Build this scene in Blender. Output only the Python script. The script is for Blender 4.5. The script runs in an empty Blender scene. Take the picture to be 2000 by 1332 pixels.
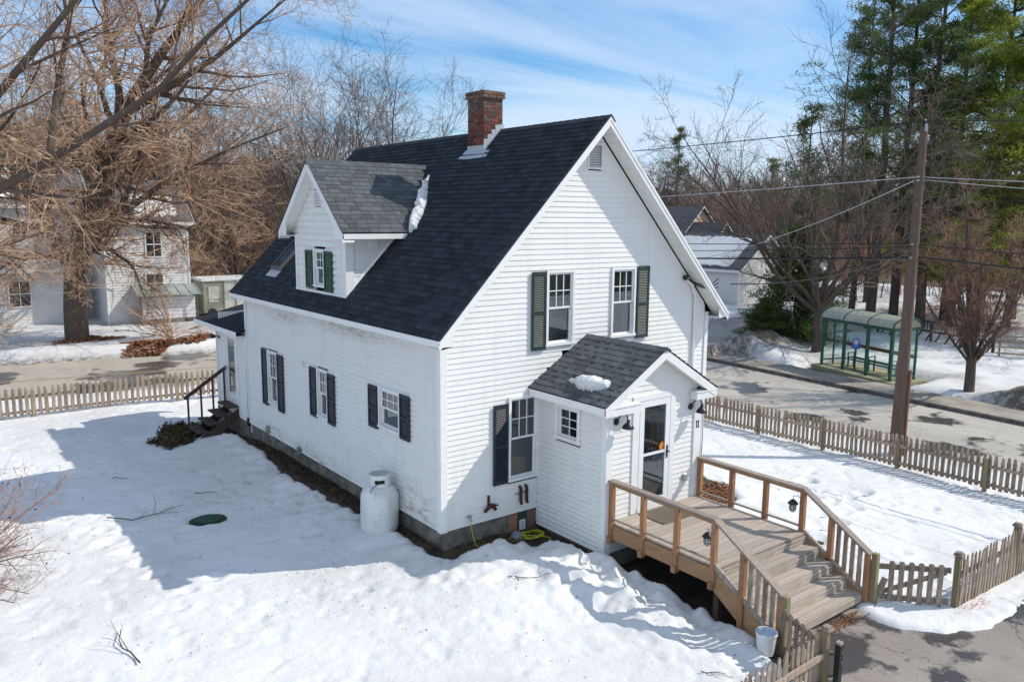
import bpy, math, random
import numpy as np
from mathutils import Vector, Matrix
C = bpy.context.scene.collection
R = math.radians
SC = bpy.context.scene
# ---------------- camera ----------------
F, YAW, PIT, ROL = 1567.17, 0.6594, 0.153, 0.0087
CAM = Vector((-7.7839, -12.1236, 5.8511))
fw = Vector((math.sin(YAW)*math.cos(PIT), math.cos(YAW)*math.cos(PIT), -math.sin(PIT)))
rt = Vector((math.cos(YAW), -math.sin(YAW), 0)); up = rt.cross(fw)
r2 = rt*math.cos(ROL)+up*math.sin(ROL); u2 = -rt*math.sin(ROL)+up*math.cos(ROL)
cam = bpy.data.objects.new('camera', bpy.data.cameras.new('camera')); C.objects.link(cam)
M3 = Matrix((r2, u2, -fw)).transposed()
cam.matrix_world = Matrix.Translation(CAM) @ M3.to_4x4()
cam.data.sensor_width = 36; cam.data.lens = F/2000*36; cam.data.clip_end = 3000; cam.data.clip_start = .1
SC.camera = cam
# ---------------- light ----------------
SD = Vector((-.965, .54, -1.0)).normalized()      # direction the sunlight travels
sun = bpy.data.objects.new('sun', bpy.data.lights.new('sun', 'SUN')); C.objects.link(sun)
sun.data.energy = 3.9; sun.data.angle = R(.5); sun.data.color = (1, .94, .84)
sun.rotation_euler = SD.to_track_quat('-Z', 'Y').to_euler()
sun.location = (20, -10, 25)
world = bpy.data.worlds.new('World'); SC.world = world; world.use_nodes = True
nt = world.node_tree; nt.nodes.clear()
def nn(t, **k):
    n = nt.nodes.new(t)
    for a, b in k.items(): setattr(n, a, b)
    return n
sky = nn('ShaderNodeTexSky', sky_type='NISHITA', sun_disc=False)
sky.sun_elevation = math.asin(-SD.z); sky.sun_rotation = math.atan2(-SD.x, -SD.y)
sky.air_density = 1.0; sky.dust_density = .3; sky.ozone_density = 3.0; sky.altitude = 200
tc = nn('ShaderNodeTexCoord'); sp = nn('ShaderNodeSeparateXYZ'); nt.links.new(tc.outputs['Generated'], sp.inputs[0])
def mth(op, a, b=None, c_=None):
    n = nn('ShaderNodeMath', operation=op)
    for i, v in enumerate((a, b, c_)):
        if v is None: continue
        if isinstance(v, (int, float)): n.inputs[i].default_value = v
        else: nt.links.new(v, n.inputs[i])
    return n.outputs[0]
zz = mth('MAXIMUM', mth('ADD', sp.outputs[2], .10), .03)
cx_ = mth('DIVIDE', sp.outputs[0], zz); cy_ = mth('DIVIDE', sp.outputs[1], zz)
cb = nn('ShaderNodeCombineXYZ'); nt.links.new(cx_, cb.inputs[0]); nt.links.new(cy_, cb.inputs[1])
mp = nn('ShaderNodeMapping'); mp.inputs['Rotation'].default_value = (0, 0, R(20)); mp.inputs['Scale'].default_value = (.55, 1.5, 1)
nt.links.new(cb.outputs[0], mp.inputs[0])
n1 = nn('ShaderNodeTexNoise'); n1.inputs['Scale'].default_value = .55; n1.inputs['Detail'].default_value = 9; n1.inputs['Roughness'].default_value = .6; n1.inputs['Distortion'].default_value = .5
nt.links.new(mp.outputs[0], n1.inputs['Vector'])
n2 = nn('ShaderNodeTexNoise'); n2.inputs['Scale'].default_value = .16; n2.inputs['Detail'].default_value = 3
nt.links.new(mp.outputs[0], n2.inputs['Vector'])
cs = mth('ADD', mth('MULTIPLY', n1.outputs[0], .6), mth('MULTIPLY', n2.outputs[0], .5))
cr = nn('ShaderNodeMapRange'); cr.interpolation_type = 'SMOOTHSTEP'
nt.links.new(cs, cr.inputs[0]); cr.inputs[1].default_value = .40; cr.inputs[2].default_value = .62
hz = nn('ShaderNodeMapRange'); nt.links.new(sp.outputs[2], hz.inputs[0]); hz.inputs[1].default_value = -.02; hz.inputs[2].default_value = .16; hz.inputs[3].default_value = .38; hz.inputs[4].default_value = .04
cf = mth('MINIMUM', mth('ADD', mth('MULTIPLY', cr.outputs[0], .8), hz.outputs[0]), .95)
mx = nn('ShaderNodeMixRGB'); nt.links.new(cf, mx.inputs[0])
hs = nn('ShaderNodeHueSaturation'); hs.inputs['Saturation'].default_value = 1.6; hs.inputs['Value'].default_value = 1.05
nt.links.new(sky.outputs[0], hs.inputs['Color']); nt.links.new(hs.outputs[0], mx.inputs[1])
mx.inputs[2].default_value = (4.9, 5.9, 7.3, 1)
bg = nn('ShaderNodeBackground'); bg.inputs[1].default_value = .132
nt.links.new(mx.outputs[0], bg.inputs[0])
wo = nn('ShaderNodeOutputWorld'); nt.links.new(bg.outputs[0], wo.inputs[0])
vs = SC.view_settings; vs.view_transform = 'Standard'; vs.look = 'None'; vs.exposure = 0.10; vs.gamma = 1; vs.use_curve_mapping = False
SC.cycles.max_bounces = 6; SC.cycles.diffuse_bounces = 3; SC.cycles.transparent_max_bounces = 12

# ---------------- materials ----------------
def mat(name, col, rough=.8, col2=None, scale=4, detail=5, stretch=(1, 1, 1), bump=0, bscale=30, rand=0, spec=.3, attr=0, metal=0, trans=0, contrast=(.35, .65), coat=0, coord='Object', rot=(0, 0, 0)):
    m = bpy.data.materials.new(name); m.use_nodes = True; t = m.node_tree; N = t.nodes; L = t.links
    b = N['Principled BSDF']; b.inputs['Roughness'].default_value = rough; b.inputs['Specular IOR Level'].default_value = spec; b.inputs['Metallic'].default_value = metal
    if coat: b.inputs['Coat Weight'].default_value = coat
    out = None
    c0 = N.new('ShaderNodeRGB'); c0.outputs[0].default_value = (*col, 1); out = c0.outputs[0]
    tcn = N.new('ShaderNodeTexCoord'); mpn = N.new('ShaderNodeMapping'); mpn.inputs['Scale'].default_value = stretch; mpn.inputs['Rotation'].default_value = rot
    L.new(tcn.outputs[coord], mpn.inputs[0])
    if col2:
        n = N.new('ShaderNodeTexNoise'); n.inputs['Scale'].default_value = scale; n.inputs['Detail'].default_value = detail; n.inputs['Roughness'].default_value = .6
        L.new(mpn.outputs[0], n.inputs['Vector'])
        mr = N.new('ShaderNodeMapRange'); mr.inputs[1].default_value = contrast[0]; mr.inputs[2].default_value = contrast[1]; L.new(n.outputs[0], mr.inputs[0])
        x = N.new('ShaderNodeMixRGB'); L.new(mr.outputs[0], x.inputs[0]); L.new(out, x.inputs[1]); x.inputs[2].default_value = (*col2, 1); out = x.outputs[0]
    if rand or attr:
        if attr: s = N.new('ShaderNodeAttribute'); s.attribute_name = 'var'; so = s.outputs['Fac']; k = attr
        else: s = N.new('ShaderNodeObjectInfo'); so = s.outputs['Random']; k = rand
        mr = N.new('ShaderNodeMapRange'); mr.inputs[3].default_value = 1-k; mr.inputs[4].default_value = 1+k; L.new(so, mr.inputs[0])
        v = N.new('ShaderNodeVectorMath'); v.operation = 'SCALE'; L.new(out, v.inputs[0]); L.new(mr.outputs[0], v.inputs['Scale']); out = v.outputs[0]
    L.new(out, b.inputs['Base Color'])
    if bump:
        n = N.new('ShaderNodeTexNoise'); n.inputs['Scale'].default_value = bscale; n.inputs['Detail'].default_value = 4; L.new(mpn.outputs[0], n.inputs['Vector'])
        bp = N.new('ShaderNodeBump'); bp.inputs['Strength'].default_value = bump; bp.inputs['Distance'].default_value = .02; L.new(n.outputs[0], bp.inputs['Height']); L.new(bp.outputs[0], b.inputs['Normal'])
    if trans:
        tr = N.new('ShaderNodeBsdfTranslucent'); L.new(out, tr.inputs[0]); ms = N.new('ShaderNodeMixShader'); ms.inputs[0].default_value = trans
        L.new(b.outputs[0], ms.inputs[1]); L.new(tr.outputs[0], ms.inputs[2]); L.new(ms.outputs[0], N['Material Output'].inputs[0])
    return m
def glass_mat(name, tint=(.75, .8, .8), refl=.22, rough=.01):
    m = bpy.data.materials.new(name); m.use_nodes = True; t = m.node_tree; N = t.nodes; L = t.links; N.clear()
    g = N.new('ShaderNodeBsdfGlossy'); g.inputs['Roughness'].default_value = rough; g.inputs[0].default_value = (.85, .9, .95, 1)
    tr = N.new('ShaderNodeBsdfTransparent'); tr.inputs[0].default_value = (*tint, 1)
    f = N.new('ShaderNodeLayerWeight'); f.inputs[0].default_value = .5
    pw = N.new('ShaderNodeMath'); pw.operation = 'POWER'; L.new(f.outputs['Facing'], pw.inputs[0]); pw.inputs[1].default_value = 4
    a = N.new('ShaderNodeMath'); a.operation = 'MULTIPLY_ADD'; L.new(pw.outputs[0], a.inputs[0]); a.inputs[1].default_value = .7; a.inputs[2].default_value = refl; a.use_clamp = True
    ms = N.new('ShaderNodeMixShader'); L.new(a.outputs[0], ms.inputs[0]); L.new(tr.outputs[0], ms.inputs[1]); L.new(g.outputs[0], ms.inputs[2])
    o = N.new('ShaderNodeOutputMaterial'); L.new(ms.outputs[0], o.inputs[0]); return m
def siding_mat(name, stains):
    m = mat(name, (.80, .79, .765), .5, (.75, .74, .715), 1.2, 6, (1, 1, 6), spec=.35, contrast=(.45, .8))
    t = m.node_tree; N = t.nodes; L = t.links; b = N['Principled BSDF']; src = b.inputs['Base Color'].links[0].from_socket
    tcn = N.new('ShaderNodeTexCoord'); mpn = N.new('ShaderNodeMapping'); mpn.inputs['Scale'].default_value = (7, 7, .5); L.new(tcn.outputs['Object'], mpn.inputs[0])
    n = N.new('ShaderNodeTexNoise'); n.inputs['Scale'].default_value = 1.0; n.inputs['Detail'].default_value = 6; L.new(mpn.outputs[0], n.inputs['Vector'])
    r = N.new('ShaderNodeMapRange'); r.inputs[1].default_value = .52; r.inputs[2].default_value = .75; r.inputs[4].default_value = .35; L.new(n.outputs[0], r.inputs[0])
    x = N.new('ShaderNodeMixRGB'); L.new(r.outputs[0], x.inputs[0]); L.new(src, x.inputs[1]); x.inputs[2].default_value = (.62, .60, .55, 1); L.new(x.outputs[0], b.inputs['Base Color'])
    if stains:
        t = m.node_tree; N = t.nodes; L = t.links; b = N['Principled BSDF']; src = b.inputs['Base Color'].links[0].from_socket
        tcn = N.new('ShaderNodeTexCoord'); 
        def blob(cy, cz, ry, rz):
            mpn = N.new('ShaderNodeMapping'); mpn.inputs['Location'].default_value = (0, -cy/ry, -cz/rz); mpn.inputs['Scale'].default_value = (0, 1/ry, 1/rz)
            L.new(tcn.outputs['Object'], mpn.inputs[0]); l = N.new('ShaderNodeVectorMath'); l.operation = 'LENGTH'; L.new(mpn.outputs[0], l.inputs[0])
            r = N.new('ShaderNodeMapRange'); r.inputs[1].default_value = 1; r.inputs[2].default_value = .2; L.new(l.outputs['Value'], r.inputs[0]); return r.outputs[0]
        acc = None
        for a_ in ((.95, .15, 1.1, .75), (2.3, .45, .5, .35), (5.5, .1, 2.2, .3), (8.4, .1, 1.5, .3), (3.6, 3.4, 2.5, .22), (7.2, 3.3, 1.5, .2)):
            o = blob(*a_)
            if acc is None: acc = o
            else:
                x = N.new('ShaderNodeMath'); x.operation = 'MAXIMUM'; L.new(acc, x.inputs[0]); L.new(o, x.inputs[1]); acc = x.outputs[0]
        n = N.new('ShaderNodeTexNoise'); n.inputs['Scale'].default_value = 5; n.inputs['Detail'].default_value = 7; n.inputs['Roughness'].default_value = .7
        mpn = N.new('ShaderNodeMapping'); mpn.inputs['Scale'].default_value = (1, .6, 2.2); L.new(tcn.outputs['Object'], mpn.inputs[0]); L.new(mpn.outputs[0], n.inputs['Vector'])
        r = N.new('ShaderNodeMapRange'); r.inputs[1].default_value = .42; r.inputs[2].default_value = .66; L.new(n.outputs[0], r.inputs[0])
        mu = N.new('ShaderNodeMath'); mu.operation = 'MULTIPLY'; L.new(acc, mu.inputs[0]); L.new(r.outputs[0], mu.inputs[1])
        x = N.new('ShaderNodeMixRGB'); L.new(mu.outputs[0], x.inputs[0]); L.new(src, x.inputs[1]); x.inputs[2].default_value = (.40, .37, .27, 1); L.new(x.outputs[0], b.inputs['Base Color'])
    return m
M = {}
M['siding'] = siding_mat('white_vinyl', False); M['siding_w'] = siding_mat('white_vinyl_stained', True)
M['white'] = mat('white_trim', (.80, .80, .79), .45, (.70, .69, .66), 3, contrast=(.5, .8))
M['soffit'] = mat('soffit_white', (.78, .77, .74), .5, (.66, .63, .56), 2, contrast=(.5, .8))
M['shingle'] = mat('asphalt_shingle', (.021, .027, .034), .9, (.038, .044, .052), 60, 3, bump=.35, bscale=160, rand=.33, spec=.25)
M['shingle_v'] = mat('asphalt_shingle_joined', (.021, .027, .034), .9, (.038, .044, .052), 60, 3, bump=.35, bscale=160, attr=.33, spec=.25)
M['shingle_lit'] = mat('sunlit_shingle', (.070, .080, .086), .9, (.115, .125, .13), 60, 3, bump=.35, bscale=160, rand=.25, spec=.25)  # same shingles as the main roof, sunlight painted in as a lighter grey
M['under'] = mat('roof_felt', (.02, .022, .026), .95)
M['brick'] = mat('old_brick', (.22, .075, .05), .85, (.12, .045, .035), 9, bump=.5, bscale=40, rand=.5)
M['brick_d'] = mat('sooty_brick', (.10, .055, .045), .85, (.20, .15, .13), 14, bump=.5, bscale=40, rand=.45)
M['mortar'] = mat('mortar', (.34, .30, .27), .95, (.22, .2, .18), 20)
M['flash'] = mat('lead_flashing', (.50, .53, .56), .45, (.25, .2, .16), 12, contrast=(.55, .75), metal=.2)
M['navy'] = mat('navy_shutter', (.018, .024, .036), .5, (.028, .034, .045), 5)
M['green'] = mat('green_shutter', (.016, .085, .045), .45, (.03, .06, .045), 6)
M['dgreen'] = mat('weathered_green_shutter', (.018, .042, .040), .5, (.04, .055, .05), 6, contrast=(.4, .8))
M['glass'] = glass_mat('window_glass', refl=.09); M['glass_clear'] = glass_mat('shelter_glass', (.90, .95, .94), .04)
M['skyglass'] = glass_mat('skylight_glass', (.2, .3, .28), .03)
M['concrete'] = mat('foundation_concrete', (.24, .22, .19), .95, (.10, .09, .075), 3, bump=.6, bscale=25)
M['deck'] = mat('weathered_deck', (.27, .215, .17), .8, (.50, .435, .37), 3.0, 8, (1.6, 12, 1.6), bump=.35, bscale=20, rand=.16, contrast=(.38, .58))
M['deck_y'] = mat('weathered_deck_rail', (.36, .30, .25), .8, (.24, .19, .16), 3, 7, (14, 2, 14), bump=.25, bscale=20, rand=.12)
M['cedar'] = mat('orange_cedar', (.42, .21, .10), .75, (.28, .15, .09), 3, 7, (10, 10, 1.5), bump=.3, bscale=15, rand=.2)
M['cedar_h'] = mat('orange_cedar_beam', (.44, .24, .13), .75, (.30, .19, .10), 3, 7, (8, 1.2, 8), bump=.3, bscale=15, rand=.1)
M['greywood'] = mat('grey_picket', (.42, .335, .255), .85, (.19, .145, .11), 4, 7, (9, 9, 1.2), bump=.4, bscale=20, rand=.25)
M['mossy'] = mat('mossy_post', (.25, .215, .10), .9, (.24, .19, .145), 3, 5, (4, 4, 1.5), bump=.4, bscale=20, rand=.2)
M['darkwood'] = mat('dark_brown_wood', (.045, .030, .024), .7, (.09, .06, .05), 5, 6, (6, 6, 2))
M['pole'] = mat('pole_wood', (.17, .115, .09), .85, (.10, .072, .06), 3, 7, (9, 9, .6), bump=.5, bscale=12, contrast=(.3, .7))
M['black'] = mat('black_metal', (.012, .012, .013), .35, spec=.5)
M['steel'] = mat('galvanised', (.35, .36, .37), .4, metal=.7)
M['wire'] = mat('wire_black', (.02, .02, .022), .6); M['wire_l'] = mat('wire_aluminium', (.55, .55, .56), .35, metal=.5)
M['rust'] = mat('rusty_iron', (.10, .035, .02), .8, (.05, .02, .015), 15)
M['bus_green'] = mat('shelter_green_paint', (.005, .095, .062), .35, (.006, .075, .05), 4, spec=.5)
M['poly'] = mat('shelter_roof_panel', (.62, .64, .56), .35, (.5, .5, .42), 3, trans=.4)
M['blue'] = mat('sign_blue', (.01, .13, .55), .4); M['pwhite'] = mat('sign_white', (.8, .8, .8), .4)
M['tank'] = mat('tank_enamel', (.74, .75, .745), .33, (.55, .54, .51), 4, 8, (1, 1, .5), spec=.5, contrast=(.48, .75), coat=.2)
M['bark'] = mat('bark', (.13, .10, .08), .95, (.07, .055, .047), 5, 6, (3, 3, .5), bump=.8, bscale=10)
M['bark_moss'] = mat('lichen_bark', (.12, .085, .068), .95, (.17, .16, .085), 2.5, 7, (2, 2, 1), bump=.7, bscale=12, contrast=(.52, .75))
M['twig'] = mat('twigs', (.60, .395, .26), .9, (.22, .135, .09), 1.6, 4, contrast=(.4, .62))
M['twig_dk'] = mat('dark_twigs', (.20, .15, .125), .9, (.10, .075, .065), .8, 4)
M['twig_red'] = mat('reddish_twigs', (.40, .22, .15), .9, (.17, .10, .075), 1.2, 4, contrast=(.4, .62))
M['twig_far'] = mat('far_twigs', (.36, .22, .155), .95, (.15, .095, .072), .25, 6, contrast=(.42, .6))
M['needle'] = mat('pine_needles', (.20, .26, .035), .6, (.33, .36, .05), .5, 4, trans=.5, attr=.35)
M['needle_d'] = mat('dark_needles', (.07, .115, .032), .6, (.13, .175, .045), .6, 4, trans=.35, attr=.35)
M['leaf'] = mat('dead_leaves', (.42, .17, .065), .8, (.26, .11, .05), 3, trans=.3, attr=.4)
M['leaf_tan'] = mat('leaf_litter', (.34, .16, .075), .85, (.19, .085, .045), 3, attr=.5)
M['mulch'] = mat('mulch_litter', (.11, .07, .045), .95, (.055, .036, .026), 4, attr=.5)
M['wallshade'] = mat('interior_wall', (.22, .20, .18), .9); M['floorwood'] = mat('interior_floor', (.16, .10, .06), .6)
M['curtain'] = mat('blue_curtain', (.08, .20, .22), .9); M['curtain_w'] = mat('grey_curtain', (.15, .14, .14), .9, (.10, .095, .095), 8, 3, (6, 6, .5))
M['hose'] = mat('garden_hose', (.42, .48, .04), .45); M['slate'] = mat('blue_stone', (.16, .20, .24), .8, (.22, .25, .28), 8)
M['orange'] = mat('orange_decoration', (.75, .22, .02), .6); M['red'] = mat('red_petals', (.55, .04, .02), .7)
M['mat'] = mat('door_mat', (.10, .085, .065), .95, (.15, .13, .1), 4, 3, (30, 1, 1)); M['lid'] = mat('green_lid', (.012, .05, .035), .6, (.03, .08, .06), 6)
M['terracotta'] = mat('terracotta_board', (.36, .17, .10), .9, (.28, .15, .1), 5)
M['tan'] = mat('tan_siding', (.74, .54, .35), .8, (.66, .47, .29), 2, 3, (1, 1, 8)); M['house_w'] = mat('far_white_siding', (.76, .76, .76), .7, (.66, .66, .66), 2, 3, (1, 1, 9))
M['house_g'] = mat('far_grey_siding', (.40, .40, .42), .7, (.33, .33, .35), 2, 3, (1, 1, 9)); M['dark_pane'] = mat('dark_pane', (.02, .022, .025), .08, spec=.8)
M['metalroof'] = mat('metal_roof', (.42, .46, .44), .4, (.34, .38, .36), 2, metal=.3); M['olive'] = mat('olive_trailer', (.21, .225, .16), .6, (.31, .31, .25), 2)
M['clear'] = mat('plastic_sheet', (.5, .5, .45), .3)
M['roofgrey'] = mat('far_shingles', (.075, .08, .09), .9, (.12, .12, .13), 4, 4, (1, 1, 1))
M['yellow'] = mat('road_paint_yellow', (.42, .28, .09), .8, (.30, .27, .22), 3, 6, contrast=(.4, .6))
def snow_mat(name, dirt):
    m = bpy.data.materials.new(name); m.use_nodes = True; t = m.node_tree; N = t.nodes; L = t.links; b = N['Principled BSDF']
    b.inputs['Roughness'].default_value = .6; b.inputs['Specular IOR Level'].default_value = .25
    b.inputs['Subsurface Weight'].default_value = 0
    tcn = N.new('ShaderNodeTexCoord')
    def noise(s, d=6, r=.6):
        n = N.new('ShaderNodeTexNoise'); n.inputs['Scale'].default_value = s; n.inputs['Detail'].default_value = d; n.inputs['Roughness'].default_value = r; L.new(tcn.outputs['Object'], n.inputs['Vector']); return n.outputs[0]
    def mr(i, a, b_, c_=0, d=1):
        r = N.new('ShaderNodeMapRange'); r.inputs[1].default_value = a; r.inputs[2].default_value = b_; r.inputs[3].default_value = c_; r.inputs[4].default_value = d; L.new(i, r.inputs[0]); return r.outputs[0]
    x = N.new('ShaderNodeMixRGB'); x.inputs[1].default_value = (.745, .745, .74, 1); x.inputs[2].default_value = (.655, .64, .62, 1); L.new(mr(noise(.6, 8, .65), .5-.06*dirt, .75), x.inputs[0])
    sp_ = mr(noise(38, 3, .5), .70, .76, 0, .8); y = N.new('ShaderNodeMixRGB'); L.new(sp_, y.inputs[0]); L.new(x.outputs[0], y.inputs[1]); y.inputs[2].default_value = (.33, .27, .21, 1)
    at = N.new('ShaderNodeAttribute'); at.attribute_name = 'dirt'
    mu = N.new('ShaderNodeMath'); mu.operation = 'MULTIPLY'; L.new(at.outputs['Fac'], mu.inputs[0]); L.new(mr(noise(3.5, 8, .7), .35, .6, .35, 1.1), mu.inputs[1]); mu.use_clamp = True
    z = N.new('ShaderNodeMixRGB'); L.new(mu.outputs[0], z.inputs[0]); L.new(y.outputs[0], z.inputs[1]); z.inputs[2].default_value = (.15, .12, .095, 1)
    L.new(z.outputs[0], b.inputs['Base Color'])
    bp = N.new('ShaderNodeBump'); bp.inputs['Strength'].default_value = .8; bp.inputs['Distance'].default_value = .035; L.new(noise(6, 9, .68), bp.inputs['Height']); L.new(bp.outputs[0], b.inputs['Normal'])
    return m
M['snow'] = snow_mat('snow', 1)
def asphalt_mat(name, base, wetcol, pale, wet_lo=.56, wscale=.35):
    m = bpy.data.materials.new(name); m.use_nodes = True; t = m.node_tree; N = t.nodes; L = t.links; b = N['Principled BSDF']
    tcn = N.new('ShaderNodeTexCoord')
    def noise(s, d=6, r=.6, st=(1, 1, 1)):
        mpn = N.new('ShaderNodeMapping'); mpn.inputs['Scale'].default_value = st; L.new(tcn.outputs['Object'], mpn.inputs[0])
        n = N.new('ShaderNodeTexNoise'); n.inputs['Scale'].default_value = s; n.inputs['Detail'].default_value = d; n.inputs['Roughness'].default_value = r; L.new(mpn.outputs[0], n.inputs['Vector']); return n.outputs[0]
    def mr(i, a, b_, c_=0, d=1):
        r = N.new('ShaderNodeMapRange'); r.inputs[1].default_value = a; r.inputs[2].default_value = b_; r.inputs[3].default_value = c_; r.inputs[4].default_value = d; L.new(i, r.inputs[0]); return r.outputs[0]
    def mixc(f, a, c2):
        x = N.new('ShaderNodeMixRGB'); L.new(f, x.inputs[0])
        if isinstance(a, tuple): x.inputs[1].default_value = (*a, 1)
        else: L.new(a, x.inputs[1])
        x.inputs[2].default_value = (*c2, 1); return x.outputs[0]
    c1 = mixc(mr(noise(90, 2), .35, .7), base, pale); c1 = mixc(mr(noise(.5, 8, .7, (1, .35, 1)), .40, .62, 0, .85), c1, pale); c1 = mixc(mr(noise(2.2, 8, .75), .56, .70, 0, .55), c1, tuple(v*.55 for v in base))
    vor = N.new('ShaderNodeTexVoronoi'); vor.feature = 'DISTANCE_TO_EDGE'; vor.inputs['Scale'].default_value = .35
    dn = N.new('ShaderNodeTexNoise'); dn.inputs['Scale'].default_value = 1.5; dn.inputs['Detail'].default_value = 6; L.new(tcn.outputs['Object'], dn.inputs['Vector'])
    av = N.new('ShaderNodeVectorMath'); av.operation = 'MULTIPLY_ADD'; L.new(dn.outputs['Color'], av.inputs[0]); av.inputs[1].default_value = (1.2, 1.2, 0); L.new(tcn.outputs['Object'], av.inputs[2]); L.new(av.outputs[0], vor.inputs['Vector'])
    crk = mr(vor.outputs['Distance'], .006, .0, 0, .75); c1 = mixc(crk, c1, tuple(v*.3 for v in base))
    wet = mr(noise(wscale, 6, .6), wet_lo, wet_lo+.04); c1 = mixc(wet, c1, wetcol)
    L.new(c1, b.inputs['Base Color']); rg = mr(wet, 0, 1, .85, .18); L.new(rg, b.inputs['Roughness'])
    bp = N.new('ShaderNodeBump'); bp.inputs['Strength'].default_value = .3; bp.inputs['Distance'].default_value = .01; L.new(noise(60, 3), bp.inputs['Height']); L.new(bp.outputs[0], b.inputs['Normal'])
    return m
M['asphalt'] = asphalt_mat('salted_asphalt', (.30, .275, .24), (.085, .083, .08), (.47, .43, .37), .58)
M['asphalt_n'] = asphalt_mat('wet_asphalt', (.32, .28, .235), (.07, .067, .065), (.46, .41, .34), .52, .3)
M['drive'] = asphalt_mat('driveway_asphalt', (.16, .135, .118), (.07, .06, .057), (.34, .295, .25), .49, .55)
M['sidewalk'] = mat('sidewalk_concrete', (.36, .32, .27), .9, (.22, .19, .16), 1.2, 7, bump=.3, bscale=20, contrast=(.4, .7))
M['soil'] = mat('wet_soil', (.075, .05, .036), .95, (.035, .024, .018), 2.5, 8, bump=1, bscale=12)
M['grass_soil'] = mat('winter_ground', (.10, .075, .045), .95, (.045, .05, .02), .7, 8, bump=1, bscale=8)
M['hill'] = mat('hill_ground', (.15, .095, .07), .95, (.10, .065, .05), .05, 8)

# ---------------- mesh helpers ----------------
def link(o, parent=None):
    C.objects.link(o)
    if parent: o.parent = parent
    return o
ORG = {}
def tag(o, label=None, cat=None, group=None, kind=None):
    if label: o['label'] = label
    if cat: o['category'] = cat
    if group: o['group'] = group
    if kind: o['kind'] = kind
    return o
def thing(name, label, cat, loc=(0, 0, 0), group=None):
    o = bpy.data.objects.new(name, None); o.empty_display_size = .2; C.objects.link(o); o.location = loc
    ORG[o] = Vector(loc); return tag(o, label, cat, group)
def npmesh(name, V, Fq, m, parent=None, smooth=False, var=None, attrname='var', mats=None):
    """V (n,3), Fq list of (k,s) int arrays of faces of s corners"""
    if not isinstance(Fq, list): Fq = [Fq]
    Fq = [f for f in Fq if len(f)]
    V = np.asarray(V, dtype=np.float64)
    org = ORG.get(parent)
    if org is not None: V = V-np.array(org)
    me = bpy.data.meshes.new(name); me.vertices.add(len(V)); me.vertices.foreach_set('co', V.astype(np.float32).ravel())
    lt = np.concatenate([np.full(len(f), f.shape[1]) for f in Fq]); li = np.concatenate([f.ravel() for f in Fq])
    me.loops.add(len(li)); me.loops.foreach_set('vertex_index', li.astype(np.int32))
    me.polygons.add(len(lt)); st = np.concatenate([[0], np.cumsum(lt)[:-1]]); me.polygons.foreach_set('loop_start', st.astype(np.int32))
    me.polygons.foreach_set('loop_total', lt.astype(np.int32))
    me.polygons.foreach_set('use_smooth', np.full(len(lt), bool(smooth), dtype=bool))
    if var is not None:
        a = me.attributes.new(attrname, 'FLOAT', 'POINT'); a.data.foreach_set('value', np.asarray(var, dtype=np.float32))
    me.update(calc_edges=True); me.materials.append(m)
    o = bpy.data.objects.new(name, me); link(o, parent); ORG[o] = org if org is not None else Vector((0, 0, 0)); return o
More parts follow.
